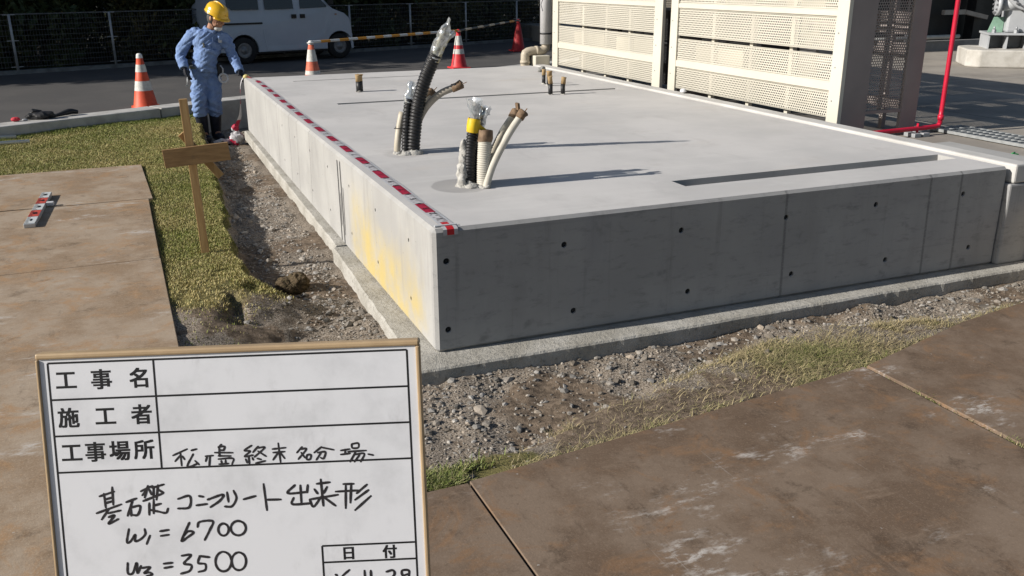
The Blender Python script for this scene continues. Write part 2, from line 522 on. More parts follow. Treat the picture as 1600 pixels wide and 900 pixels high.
t2 = fo.modifiers.new('bevel', 'BEVEL'); t2.width = .009; t2.segments = 1; t2.angle_limit = R(60)
b = MB(); b.box((3.502, -.03, .001), (4.35, 1.2, .49)); b.build('lower_step', form_m, found, bevel=.012)

# low white kerb wall between the foundation and the yard
t = Mt('pale_concrete')
c = t.mix(t.noise(3, 6).step(.35, .7), (.47, .46, .44), (.39, .38, .36))
pale_m = t.out(c, .8, t.noise(120, 4), .25, .004)
b = MB(); b.prism(ragged([(3.515, 6.9), (3.53, -.025), (3.665, -.025), (3.665, 6.9)][::-1], .004, .06, 30), .492, .604)
b.box((3.53, 1.21, -.1), (3.65, 6.88, .4915))
o = b.build('kerb_wall', pale_m, bevel=.012)
tag(center(o), 'long low whitish concrete kerb wall along the right side of the raised slab', 'kerb wall')

# ---------------------------------------------------------------- covering plates
def plate_mat(nm, ca_, cb_, cc_, seed):
    t = Mt(nm)
    o_ = (seed * 3.1, seed * 1.7, 0)
    n1 = t.noise(2.4, 8, .7, off=o_); n2 = t.noise(4.2, 8, .75, dist=.6, off=o_)
    n3 = t.noise(2.3, 6, .7, stretch=(.7, 1.3, 1), off=(o_[0] + 9, o_[1], 0)); n4 = t.noise(130, 4, off=o_)
    n5 = t.noise(14, 6, .7, stretch=(1, .22, 1), off=o_); n6 = t.noise(14, 6, .7, stretch=(.2, 1, 1), off=(4, o_[1], 0))
    c = t.mix(n1.step(.38, .62), ca_, cb_)
    c = t.mix(n2.step(.50, .66) * .8, c, cc_)
    c = t.mix(t.noise(5.5, 7, .75, off=(o_[0], 5, 2)).step(.53, .68) * .6, c, tuple(x * .5 for x in ca_))
    c = t.mix(n5.step(.58, .72) * .45, c, tuple(x * .55 for x in ca_))
    c = t.mix(n6.step(.60, .74) * .30, c, tuple(min(.5, x * 1.6) for x in cb_))
    wh = n3.step(.54, .68) * t.noise(19, 6, .75, stretch=(.6, 1.4, 1), off=o_).step(.47, .62)
    c = t.mix(wh * .85, c, (.46, .43, .395))
    c = t.mix(t.noise(60, 5, .7).step(.55, .75) * .45, c, tuple(x * .5 for x in ca_))
    c = t.mix(t.noise(150, 3, .7, off=(2, 2, 0)).step(.5, .72) * .35, c, tuple(min(.5, x * 1.5) for x in cb_))
    sc_ = t.noise(30, 4, .6, stretch=(1, .03, 1), off=(seed, 3, 0)).step(.66, .74) * t.noise(2, 3).step(.45, .6)
    c = t.mix(sc_ * .5, c, (.34, .30, .26))
    sp = t.vor(11).step(.06, .03) * n4.step(.4, .6)
    c = t.mix(sp * .6, c, (.42, .40, .37))
    rg = t.noise(8, 5).step(.3, .8) * .2 + .68
    return t.out(c, rg, n4 * .35 + n2 * .6 + wh * .2, .3, .006, spec=.15)
pm_l = plate_mat('weathered_plate', (.235, .168, .110), (.32, .255, .19), (.31, .19, .10), 1)
pm_r = plate_mat('rusty_plate', (.122, .084, .057), (.180, .134, .098), (.205, .120, .065), 2)
PG = 'weathered brown plates laid over the ground'
def plate(poly, z, m, label):
    b = MB(); b.prism(poly, z - .022, z)
    o = b.build('steel_plate', m, bevel=.003)
    tag(center(o), label, 'ground plate', PG)
plate([(-4.3, 3.56), (-1.115, 3.545), (-1.17, 4.98), (-4.3, 4.90)], .070, pm_l, 'tan brown plate on the lawn farthest from the whiteboard')
plate([(-4.3, 1.86), (-1.125, 1.875), (-1.145, 3.53), (-4.3, 3.49)], .0705, pm_l, 'greyish brown plate under the near end of the red and white staff')
plate([(-4.3, -4.4), (-1.10, -4.4), (-1.085, -.5), (-1.122, 1.872), (-4.3, 1.857)], .0695, pm_l, 'white stained brown plate on the lawn running behind the left side of the whiteboard')
plate([(-1.06, -1.17), (-.262, -1.16), (-.226, -4.4), (-1.06, -4.4)], .030, pm_r, 'rust brown plate peeking out at the right side of the whiteboard bottom')
plate([(-.254, -1.152), (1.655, -.93), (1.70, -4.4), (-.218, -4.4)], .0302, pm_r, 'big dark rust brown plate with white patches in the right foreground')
plate([(1.68, -.925), (2.48, -.70), (4.0, -.44), (4.0, -4.4), (1.73, -4.4)], .0298, pm_r, 'rust brown plate at the right border beyond a grassy joint')
# ---------------------------------------------------------------- mesh fence with posts
galv = simple('galvanised_steel', (.36, .37, .38), (.28, .29, .30), 12, .5, .3)
wire = simple('coated_wire', (.10, .105, .11), (.07, .07, .075), 12, .6)
fen = thing('mesh_fence', (1.5, fence_y(1.5), 0), 'long wire mesh fence with slim pale posts in front of the dark trees', 'fence')
fd = Vector((1, FS, 0)).normalized(); fn = Vector((-fd.y, fd.x, 0))
b = MB()
b.bar((-14, fence_y(-14), .03), (14, fence_y(14), .03), .14, .08)
b.build('base_kerb', simple('dark_grey_concrete', (.16, .165, .165), (.10, .105, .10), 6, .9), fen)  # plain concrete, darker grey than the road kerb
posts = [-10.1, -8.35, -6.6, -4.84, -3.08, -1.43, .3, 1.98, 3.6, 5.2, 6.82, 8.45, 10.2, 12]
for px in posts:
    p0 = Vector((px, fence_y(px), .07)) - fn * .05
    b = MB(); b.tube([p0, p0 + Vector((0, 0, .98))], .024, 10)
    for hz in (.06, .52, .97): b.bar(p0 + fd * -.1 + Vector((0, 0, hz)), p0 + fd * .1 + Vector((0, 0, hz)), .012, .012)
    b.build('post', galv, fen)
for a, e in zip(posts[:-1], posts[1:]):
    A = Vector((a, fence_y(a), 0)) + fd * .03; E_ = Vector((e, fence_y(e), 0)) - fd * .03
    b = MB()
    for k in range(11):
        z = .12 + k * .092
        b.bar(A + Vector((0, 0, z)), E_ + Vector((0, 0, z)), .006, .006)
    b.bar(A + Vector((0, 0, 1.045)), E_ + Vector((0, 0, 1.045)), .02, .02)
    n = 34
    for k in range(n + 1):
        p = A + (E_ - A) * k / n
        b.bar(p + Vector((0, 0, .1)), p + Vector((0, 0, 1.045)), .004, .004)
    b.build('wire_panel', wire, fen)

# ---------------------------------------------------------------- trees behind the fence
bark = simple('bark', (.085, .065, .045), (.035, .028, .02), 14, .9, bump=.5, bscale=50)
def leaf_mat(nm, a, c_):
    t = Mt(nm)
    col = t.mix(t.attr('tint'), a, c_)
    return t.out(col, .6, spec=.25)
lm1 = leaf_mat('evergreen_leaf', (.022, .035, .012), (.055, .062, .020))
lm2 = leaf_mat('olive_leaf', (.035, .038, .014), (.105, .085, .03))
def leaf_mesh(name, cen, rad, n, size, mat, seed, clump=60):
    g = np.random.default_rng(seed)
    cc = g.normal(size=(clump, 3)); cc /= np.linalg.norm(cc, axis=1)[:, None]
    cc = cc * (g.random((clump, 1)) ** .45)
    idx = g.integers(0, clump, n)
    p = cc[idx] + g.normal(size=(n, 3)) * .13
    p = p * np.array(rad) + np.array(cen)
    d = g.normal(size=(n, 3)); d /= np.linalg.norm(d, axis=1)[:, None]
    e = np.cross(d, g.normal(size=(n, 3))); e /= np.linalg.norm(e, axis=1)[:, None]
    s = size * (.6 + .8 * g.random((n, 1)))
    q = np.stack([p - d * s, p + e * s * .42, p + d * s, p - e * s * .42], 1).reshape(-1, 3)
    me = bpy.data.meshes.new(name)
    me.from_pydata(q.tolist(), [], np.arange(4 * n).reshape(n, 4).tolist())
    at = me.attributes.new('tint', 'FLOAT', 'POINT')
    at.data.foreach_set('value', np.repeat(np.clip(.5 + .35 * g.normal(size=clump)[idx] + .2 * g.normal(size=n), 0, 1), 4))
    me.materials.append(mat); me.update()
    return me
def trunk_mesh(name, h, r, seed, forks=3):
    g = random.Random(seed); b = MB()
    pts = [(0, 0, -.1)] + [(g.uniform(-.07, .07) * k, g.uniform(-.07, .07) * k, h * k / 4) for k in range(1, 5)]
    b.tube(spline(pts, .3), [r * (1 - .6 * i / max(1, len(spline(pts, .3)) - 1)) for i in range(len(spline(pts, .3)))], 9)
    for _ in range(forks):
        a = g.uniform(0, 6.28); z0 = g.uniform(.12, .6) * h; L = g.uniform(.8, 1.6)
        q = [(0, 0, z0), (math.cos(a) * L * .4, math.sin(a) * L * .4, z0 + L * .5), (math.cos(a) * L * .6, math.sin(a) * L * .6, z0 + L)]
        b.tube(q, [r * .45, r * .3, r * .15], 7)
    o = b.build(name, bark); m_ = o.data; bpy.data.objects.remove(o)
    return m_
crowns = [leaf_mesh('crown', (0, 0, 3.4), (1.35, 1.35, 2.1), 3600, .13, lm1, 40 + k) for k in range(2)] + [leaf_mesh('crown', (0, 0, 3.1), (1.2, 1.3, 2.0), 3200, .12, lm2, 44)]
trunks = [trunk_mesh('trunk', 3.6, .10, 50 + k) for k in range(3)]
bushes = [leaf_mesh('foliage', (0, 0, .75), (.8, .7, .95), 2300, .075, (lm1, lm2)[k % 2], 60 + k, 40) for k in range(3)]
TG, BG = 'evergreen trees in a shaded row behind the fence', 'dark bushes behind the mesh fence'
k = 0
for row, (off, sp, xa, xb) in enumerate(((1.7, 1.75, -17, 9.5), (3.7, 2.1, -13, 12))):
    xx = xa
    while xx < xb:
        jx, jy = random.uniform(-.4, .4), random.uniform(-.35, .35)
        o = thing('evergreen_tree', (xx + jx, fence_y(xx + jx) + off + jy, 0), 'slender dark evergreen tree standing in shade behind the mesh fence', 'tree', TG, random.uniform(0, 6.28))
        s = random.uniform(.85, 1.15); o.scale = (s, s, s)
        for nm, me_ in (('trunk', trunks[k % 3]), ('crown', crowns[(k * 2 + row) % 3])):
            c_ = bpy.data.objects.new(nm, me_); COL.objects.link(c_); c_.parent = o
        xx += sp; k += 1
for off, sp, xa, xb in ((1.05, 1.15, -8, 10), (2.7, 1.3, -7, 11), (5.2, 1.5, -7, 13)):
    xx = xa
    while xx < xb:
        jx = random.uniform(-.35, .35)
        o = bpy.data.objects.new('bush', bushes[k % 3]); COL.objects.link(o)
        o.location = (xx + jx, fence_y(xx + jx) + off + random.uniform(-.2, .2), 0); o.rotation_euler = (0, 0, random.uniform(0, 6.28))
        s = random.uniform(.8, 1.25); o.scale = (s, s, s * random.uniform(.9, 1.2))
        tag(o, 'dark leafy bush growing in shade behind the mesh fence', 'bush', BG)
        xx += sp; k += 1

# ---------------------------------------------------------------- white van
paint = simple('shaded_white_paint', (.36, .405, .475), (.33, .375, .44), 2, .28, spec=.5)  # white body; bluish tree shade is put into the base colour
glass_d = simple('dark_glass', (.012, .013, .015), (.010, .011, .012), 2, .08, spec=.6)
rubber = simple('rubber', (.022, .022, .023), (.014, .014, .015), 20, .8)
black = simple('black_plastic', (.02, .02, .021), (.014, .014, .015), 20, .5)
steel = simple('wheel_steel', (.22, .22, .225), (.16, .16, .165), 15, .5, .4)
VA = math.atan(.258)
van = thing('parked_van', (1.01, 15.6, 0), 'white boxy minivan with dark windows parked in shade along the fence', 'van', rz=VA)
VM = Matrix.Translation((1.01, 15.6, 0)) @ Matrix.Rotation(VA, 4, 'Z')
VWD = 1.36
def vbuild(b, name, m, parent=None, **kw):
    b.v = [tuple(VM @ Vector(v)) for v in b.v]
    return b.build(name, m, parent if parent is not None else van, **kw)
arch = lambda cx, r, z0: [(cx + r * math.cos(a), .27 + r * math.sin(a)) for a in np.linspace(R(-10), R(190), 14)]
prof = [(-.33, .2)]
prof = [(-.50, .24), (-.55, .55), (-.545, 1.0), (-.50, 1.35), (-.40, 1.70), (-.28, 1.79), (.6, 1.82), (1.15, 1.79), (1.36, 1.70), (1.90, 1.10), (1.98, 1.03), (2.24, .93), (2.34, .84), (2.39, .62), (2.41, .34), (2.38, .22)]
prof += arch(2.11, .30, .2) + arch(0, .30, .2)
n = len(prof)
def yin(z): return .0 + max(0, z - .95) * .13        # tumblehome
b = MB()
vs = [(s, yin(z), z) for s, z in prof] + [(s, VWD - yin(z), z) for s, z in prof]
b.add(vs, [tuple(range(n)), tuple(range(n, 2 * n))[::-1]] + [(i, n + i, n + (i + 1) % n, (i + 1) % n) for i in range(n)])
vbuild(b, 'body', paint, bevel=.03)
def slabp(b, poly, t0, t1):
    m_ = len(poly)
    vs = [(s, yin(z) - t0, z) for s, z in poly] + [(s, yin(z) - t1, z) for s, z in poly]
    b.add(vs, [tuple(range(m_)), tuple(range(m_, 2 * m_))[::-1]] + [(i, m_ + i, m_ + (i + 1) % m_, (i + 1) % m_) for i in range(m_)])
for nm, poly, win, hs in (('door', [(.47, .24), (1.17, .24), (1.17, 1.70), (.42, 1.70), (.42, .6)], [(.49, 1.04), (1.10, 1.045), (1.08, 1.60), (.49, 1.60)], (1.04, 1.15)),
                          ('door', [(1.185, .24), (1.70, .24), (1.78, .55), (1.93, .66), (1.93, 1.02), (1.86, 1.12), (1.36, 1.66), (1.185, 1.66)], [(1.25, 1.045), (1.84, 1.06), (1.83, 1.10), (1.40, 1.58), (1.25, 1.60)], (1.23, 1.34))):
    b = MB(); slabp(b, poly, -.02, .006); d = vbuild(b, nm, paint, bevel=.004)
    b = MB(); slabp(b, win, 0, .010); vbuild(b, 'window', glass_d, d)
    b = MB(); slabp(b, [(hs[0], .855), (hs[1], .855), (hs[1], .935), (hs[0], .935)], 0, .011)
    b.box((hs[0] + .01, -.022, .90), (hs[1] - .01, -.008, .925)); vbuild(b, 'handle', black, d)
b = MB(); slabp(b, [(-.28, 1.12), (-.20, 1.045), (.36, 1.045), (.36, 1.60), (-.30, 1.60)], -.01, .008); vbuild(b, 'window', glass_d)
b = MB(); slabp(b, [(-.53, .765), (.41, .765), (.41, .80), (-.53, .80)], -.01, .008); vbuild(b, 'trim', black)
b = MB(); slabp(b, [(2.02, .905), (2.06, .905), (2.06, .925), (2.02, .925)], -.01, .012); vbuild(b, 'side_lamp', simple('amber', (.4, .16, .03), rough=.3))
b = MB(); b.add([(1.42, .16, 1.65), (1.42, VWD - .16, 1.65), (1.90, VWD - .1, 1.115), (1.90, .1, 1.115)], [(0, 1, 2, 3)])
b.v = [(x + .012, y, z + .012) for x, y, z in b.v]; vbuild(b, 'windscreen', glass_d)
for yy in (.10, VWD - .34):
    b = MB(); b.ell((2.325, yy + .12, .76), (.06, .12, .085)); vbuild(b, 'headlight', simple('lamp_glass', (.5, .52, .54), rough=.15))
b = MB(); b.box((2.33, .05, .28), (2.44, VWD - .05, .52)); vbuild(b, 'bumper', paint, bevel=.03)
b = MB(); b.box((1.86, -.10, 1.10), (1.96, -.01, 1.30)); vbuild(b, 'mirror', black, bevel=.02)
for sx in (0, 2.11):
    for yy in (.09, VWD - .09):
        Mw = Matrix.Rotation(R(90), 3, 'X')
        b = MB(); b.lathe([(.15, -.075), (.235, -.075), (.262, -.05), (.262, .05), (.235, .075), (.15, .075)], (sx, yy, .262), 28, M=Mw)
        wh = vbuild(b, 'wheel', rubber)
        b = MB(); b.lathe([(0, .06), (.05, .062), (.06, .04), (.11, .045), (.15, .072), (.155, .05), (.155, -.05), (0, -.05)] if yy < .5 else [(0, -.06), (.05, -.062), (.06, -.04), (.15, -.072), (.155, .05), (0, .05)], (sx, yy, .262), 24, M=Mw)
        vbuild(b, 'rim', steel, wh)
b = MB(); b.box((-.45, .06, .18), (2.3, VWD - .06, .45)); vbuild(b, 'underbody', black)

# ---------------------------------------------------------------- traffic cones and bars
orange = simple('cone_orange', (.62, .085, .035), (.50, .07, .03), 12, .55)
faded = simple('cone_faded_orange', (.60, .15, .085), (.48, .12, .07), 12, .6)
redc = simple('cone_red', (.55, .035, .04), (.45, .03, .035), 12, .5)
refl = simple('cone_white_band', (.58, .57, .53), (.44, .43, .40), 25, .55)
capm = simple('cone_white_cap', (.65, .64, .62), rough=.5)
def cone(x, y, mc, label, bands, ring=True, stripe=None, s=1.0):
    o = thing('traffic_cone', (x, y, 0), label, 'traffic cone', 'traffic cones along the road edge')
    rr = lambda z: (.145 - (.145 - .032) * (z - .05) / .65)
    b = MB(); b.box((x - .18, y - .18, 0), (x + .18, y + .18, .03)); b.build('base', mc, o, bevel=.012)
    b = MB(); b.lathe([(.165, .03), (.15, .05), (rr(.35), .35), (.032, .70), (0, .70)], (x, y, 0), 28); b.build('cone_body', mc, o)
    for z0, z1 in bands:
        b = MB(); b.lathe([(rr(z0) + .0025, z0), (rr(z1) + .0025, z1)], (x, y, 0), 28); b.build('reflective_band', refl, o)
    b = MB(); b.lathe([(rr(.655) + .003, .655), (.036, .70), (.024, .715), (0, .716)], (x, y, 0), 20); b.build('cap', capm if ring else mc, o)
    if stripe is not None:
        b = MB(); a = stripe; dx, dy = math.cos(a), math.sin(a)
        b.bar((x + dx * (rr(.06) + .004), y + dy * (rr(.06) + .004), .06), (x + dx * (rr(.6) + .004), y + dy * (rr(.6) + .004), .6), .012, .004, side=(dx, dy, 0))
        b.build('dark_stripe', black, o)
    return o
cone(-1.03, 9.45, orange, 'clean orange cone with two white bands behind the road kerb left of the worker', [(.24, .365), (.48, .575)])
cone(1.50, 11.0, faded, 'faded pinkish orange cone with scuffed white bands at the left end of the striped bar', [(.10, .26), (.40, .58)])
cone(4.62, 12.95, redc, 'red cone with dirty white bands and a dark vertical stripe at the bar joint', [(.27, .36), (.43, .60)], ring=False, stripe=R(-155))
cone(7.25, 16.3, simple('dark_cone_red', (.34, .02, .025), (.28, .018, .02), 12, .6), 'plain dark red cone far back in the shade beside the fence', [], ring=False)
yb = simple('bar_orange', (.60, .27, .03), rough=.45); wb = simple('bar_white', (.62, .62, .60), rough=.45); blk2 = simple('bar_black', (.03, .03, .03), rough=.5)
cream2 = simple('bar_cream', (.55, .46, .33), rough=.5)
def bar(a, e, segs, label, mats):
    a, e = Vector(a), Vector(e)
    o = thing('cone_bar', a, label, 'cone bar', 'striped bars resting on the cones')
    b = MB(); n = len(segs); d = e - a
    for i, mi in enumerate(segs): b.tube([a + d * (i / n), a + d * ((i + 1) / n)], .021, 12, mi, cap=False)
    b.build('rod', mats, o)
    for p in (a, e):
        b = MB()
        pts = [p + Vector((math.cos(t_) * .05, math.sin(t_) * .05, -.01)) for t_ in np.linspace(0, 2 * math.pi, 17)]
        b.tube(pts, .010, 8, cap=False); b.build('end_ring', mats[0], o)
bar((1.50, 11.0, .69), (4.62, 12.95, .69), [0, 1] * 9, 'bar with orange and white stripes between the faded cone and the red cone', [wb, yb])
bar((4.62, 12.95, .69), (7.25, 16.3, .69), [1, 0, 1, 0, 1, 0, 1, 0, 1, 2, 1], 'bar with black and cream stripes running back from the red cone into the shade', [cream2, blk2, yb])

# ---------------------------------------------------------------- perforated screen enclosure
def perforated(nm, c1, c2, pitch, rad, axis_):
    t = Mt(nm)
    x_, y_, z_ = t.xyz(world=False)
    u = (y_ if axis_ == 'Y' else x_) * (1 / pitch); v = z_ * (1 / (pitch * .866))
    row = v.op('FLOOR'); par = row.op('MODULO', 2.0).abs()
    fu = (u + par * .5).op('FRACT').op('FRACT')
    du = ((u + par * .5) - (u + par * .5).op('FLOOR')) - .5
    dv = ((v - row) - .5) * .866
    d2 = du * du + dv * dv
    hole = d2.step(rad * rad * 1.15, rad * rad * .85)
    col = t.mix(t.noise(1.5, 5).step(.3, .7), c1, c2)
    t.out(col, .5, spec=.35)
    tr = t.nt.nodes.new('ShaderNodeBsdfTransparent'); mx = t.nt.nodes.new('ShaderNodeMixShader')
    t.nt.links.new(hole.k, mx.inputs[0]); t.nt.links.new(t.b.outputs[0], mx.inputs[1]); t.nt.links.new(tr.outputs[0], mx.inputs[2])
    t.nt.links.new(mx.outputs[0], t.nt.nodes['Material Output'].inputs[0])
    return t.m
CR1, CR2 = (.53, .50, .425), (.49, .465, .395)
cream = simple('cream_paint', CR1, CR2, 1.5, .5, spec=.35)
grey_br = simple('shaded_grey_brown', (.26, .225, .21), (.22, .19, .18), 1.5, .6)  # shade of the end return and inner faces is put into this tone
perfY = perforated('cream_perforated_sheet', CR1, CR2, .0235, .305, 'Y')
perfX = perforated('shaded_perforated_sheet', (.24, .21, .195), (.21, .185, .17), .0235, .33, 'X')  # end sheet, darkened in colour for its shaded side
LX = 4.0
scr = thing('screen_enclosure', (LX, 4.6, YZ), 'tall cream perforated metal screen wall standing behind the right side of the slab', 'screen wall')
ZT = 2.35
def panel(x, y0, y1, z0, z1, m, nm='perforated_panel', t_=.0):
    b = MB(); b.add([(x, y0, z0), (x, y1, z0), (x, y1, z1), (x, y0, z1)], [(3, 2, 1, 0)])
    b.add([(x, y0, z0), (x, y0, z0 + .012), (x + .025, y0, z0 + .012), (x + .025, y0, z0)], [(0, 1, 2, 3)], 1)
    b.box((x, y0 + .001, z1 - .004), (x + .03, y1 - .001, z1 + .004), 1); b.box((x, y0 + .001, z0 - .004), (x + .03, y1 - .001, z0 + .004), 1)
    return b.build(nm, [m, cream], scr)
cols = [(1.98, 2.11), (4.38, 4.51), (4.67, 4.83), (7.20, 7.36)]
for y0, y1 in cols:
    b = MB(); b.box((LX - .02, y0, YZ), (LX + .02, y1, ZT), 0)
    b.build('column', cream, scr, bevel=.004)
    b = MB()
    for zz in np.arange(.7, 2.3, .26): b.tube([(LX - .02, (y0 + y1) / 2 + .02, zz), (LX - .026, (y0 + y1) / 2 + .02, zz)], .006, 8)
    b.build('rivet', galv, scr)
BANDS = [(.565, .765), (.845, 1.045), (1.085, 1.335), (1.395, 1.60), (1.64, 1.88), (1.95, 2.15)]
STRIPS = [(.765, .845), (1.335, 1.395), (1.88, 1.95), (2.15, 2.30)]
for y0, y1 in ((2.112, 4.378), (4.832, 7.198)):
    for z0, z1 in BANDS: panel(LX, y0, y1, z0, z1, perfY)
    for z0, z1 in STRIPS:
        b = MB(); b.add([(LX + .004, y0, z0), (LX - .016, y0, z0 + .012), (LX - .016, y0, z1 - .012), (LX + .004, y0, z1),
                         (LX + .004, y1, z0), (LX - .016, y1, z0 + .012), (LX - .016, y1, z1 - .012), (LX + .004, y1, z1)],
                        [(0, 1, 5, 4), (1, 2, 6, 5), (2, 3, 7, 6), (0, 3, 2, 1), (4, 5, 6, 7)])
        b.build('rail', cream, scr)
    m_ = (y0 + y1) / 2
    b = MB()
    for yy in (m_ - .55, m_, m_ + .6): b.box((LX + .05, yy - .022, YZ), (LX + .09, yy + .022, ZT))
    b.build('stud', cream, scr)
# return at the near end and inner sheets
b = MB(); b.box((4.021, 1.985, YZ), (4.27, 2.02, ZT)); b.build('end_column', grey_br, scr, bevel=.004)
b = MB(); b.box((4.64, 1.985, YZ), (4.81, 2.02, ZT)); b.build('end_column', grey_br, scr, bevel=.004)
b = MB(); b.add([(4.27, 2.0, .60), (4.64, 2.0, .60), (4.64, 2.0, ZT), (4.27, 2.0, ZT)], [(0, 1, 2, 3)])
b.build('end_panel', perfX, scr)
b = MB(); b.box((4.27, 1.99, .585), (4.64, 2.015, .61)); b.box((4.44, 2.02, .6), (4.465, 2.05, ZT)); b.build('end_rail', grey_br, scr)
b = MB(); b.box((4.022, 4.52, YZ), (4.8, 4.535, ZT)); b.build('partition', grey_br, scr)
b = MB(); b.box((4.10, 2.05, 2.30), (4.80, 7.3, 2.345)); b.build('roof_sheet', grey_br, scr)
b = MB(); b.add([(4.78, 3.2, YZ + .06), (4.78, 7.3, YZ + .06), (4.78, 7.3, 2.3), (4.78, 3.2, 2.3)], [(3, 2, 1, 0)]); b.build('back_sheet', perforated('inner_perforated_sheet', (.30, .27, .21), (.26, .23, .18), .0235, .27, 'Y'), scr)
b = MB()
for z0, z1 in ((.585, .66), (1.0, 1.12), (1.18, 1.36), (1.9, 2.3)): b.box((4.77, 2.03, z0), (4.79, 3.19, z1))
b.box((4.76, 2.30, YZ), (4.80, 2.34, 2.3)); b.build('back_rail', grey_br, scr)
# plain backed ventilation units seen through the holes
unit = simple('unit_paint', (.44, .40, .31), (.40, .36, .28), 2, .55)
dku = simple('unit_dark', (.03, .03, .032), (.02, .02, .02), 10, .6)
for (y0, y1) in ((3.32, 4.3), (4.95, 5.95), (6.05, 7.05)):
    b = MB(); b.box((4.22, y0, YZ + .12), (4.66, y1, 1.30)); b.build('ventilation_unit', dku, scr, bevel=.01)
    b = MB(); b.box((4.10, y0 + .1, .80), (4.12, y1 - .1, 1.00)); b.build('cover_plate', unit, scr)
for y0 in (2.5, 3.4, 5.3, 6.3):
    b = MB(); b.box((4.195, y0, 1.36), (4.4, y0 + .5, 2.1)); b.build('duct', unit, scr, bevel=.01)

# pale block and drain pipe at the far end of the screen
b = MB(); b.prism([(3.76, 7.40), (3.97, 7.40), (3.97, 7.68), (3.76, 7.68)], -.05, .665)
o = b.build('concrete_footing', cream, bevel=.01); tag(center(o), 'small pale block at the foot of the white downpipe', 'block')
b = MB(); b.box((3.90, 7.385, .53), (3.93, 7.399, .62)); 
dp = thing('downpipe', (3.975, 7.55, .0), 'thick white upright pipe with beige elbow bending to the ground at far slab corner', 'pipe')
wpv = simple('white_pipe', (.58, .58, .59), (.54, .54, .55), 6, .35, spec=.4); bpv = simple('beige_pvc', (.42, .37, .29), (.37, .32, .25), 6, .45)
b = MB(); b.tube([(3.975, 7.55, .80), (3.975, 7.55, 2.9)], .078, 24); b.build('pipe_shaft', wpv, dp)
b = MB(); b.tube([(3.975, 7.55, .925), (3.975, 7.55, .945)], .081, 24); b.build('strap', black, dp)
b = MB(); b.tube(spline([(3.975, 7.55, .83), (3.97, 7.55, .75), (3.90, 7.55, .715), (3.76, 7.55, .715), (3.69, 7.55, .69), (3.675, 7.55, .60), (3.675, 7.55, -.1)], .03), .058, 20); b.build('elbow', bpv, dp)
b = MB(); b.tube([(3.775, 7.58, .70), (3.775, 7.58, -.1)], .04, 16); b.build('side_pipe', simple('weathered_pvc', (.24, .20, .16), rough=.6), dp)
for p_, r_ in (((3.84, 7.55, .715), .066), ((3.675, 7.55, .58), .066)):
    d_ = Vector((1, 0, 0)) if r_ and p_[0] > 3.8 else Vector((0, 0, 1))
    b = MB(); b.tube([Vector(p_) - d_ * .02, Vector(p_) + d_ * .02], r_, 20); b.build('socket', bpv, dp)
def on_cyl(c, r, strokes, wd):
    b = MB()
    for st in strokes:
        pts = [Vector((c[0] + r * math.cos(a), c[1] + r * math.sin(a), z)) for a, z in st]
        for p, q in zip(pts[:-1], pts[1:]): b.bar(p, q, wd, .003, side=(p - Vector((c[0], c[1], p.z))).normalized())
    return b
on_cyl((3.975, 7.55), .0795, [[(R(-172), 1.30), (R(-150), 1.37)], [(R(-172), 1.30), (R(-150), 1.22)]], .014).build('printed_mark', simple('print_grey', (.12, .12, .13)), dp)

# ---------------------------------------------------------------- right yard: red pipe, grating, valve, dark plant
redp = simple('red_paint', (.46, .010, .035), (.40, .008, .03), 8, .4, spec=.4)
rp = thing('red_pipe', (4.95, 1.86, YZ), 'thin bright red pipe rising beside the screen wall end', 'pipe')
b = MB(); b.tube(spline([(4.95, 1.86, 2.6), (4.95, 1.86, 1.5), (4.95, 1.86, .60), (4.945, 1.86, .49), (4.90, 1.86, .468), (4.60, 1.86, .462), (4.18, 1.86, .455)], .05), .0185, 16); b.build('pipe_run', redp, rp)
b = MB(); b.tube([(4.95, 1.86, .52), (4.95, 1.86, .56)], .024, 16); b.build('coupling', redp, rp)
for xx in (4.67, 4.76):
    b = MB(); b.box((xx - .035, 1.80, YZ), (xx + .035, 1.92, YZ + .032)); b.build('pipe_support', galv, rp, bevel=.004)
b = MB(); b.bar((4.715, 1.86, YZ + .03), (4.715, 1.86, .505), .02, .008); b.build('clamp', redp, rp)
gt = thing('drain_grating', (5.2, 1.2, YZ), 'galvanised steel drain grating set in the yard floor at the right border', 'grating')
b = MB(); b.box((5.03, -1.2, YZ + .002), (5.37, 2.02, YZ + .006)); b.build('drain_channel', dku, gt)
b = MB()
for yy in np.arange(-1.2, 2.0, .06): b.box((5.04, yy, YZ + .008), (5.36, yy + .02, YZ + .03))
for xx in (5.03, 5.14, 5.25, 5.36): b.box((xx - .010, -1.2, YZ + .0075), (xx + .010, 2.02, YZ + .031))
b.build('bars', simple('grating_steel', (.30, .31, .31), (.24, .25, .25), 20, .55, .3), gt)
green = simple('green_plastic', (.03, .33, .09), rough=.5)
for i, (xx, yy, lb) in enumerate(((4.62, 1.07, 'small bright green plastic marker lying near the red pipe foot'), (4.70, .94, 'small green plastic scrap lying closest to the right border'))):
    b = MB(); b.prism([(xx - .04, yy - .012), (xx + .035, yy - .018), (xx + .045, yy + .008), (xx, yy + .02), (xx - .03, yy + .012)], YZ + .002, YZ + .014)
    b.tube([(xx - .02, yy, YZ + .014), (xx + .02, yy + .004, YZ + .022)], .006, 8)
    o = b.build('plastic_scrap', green); tag(center(o), lb, 'plastic scrap')

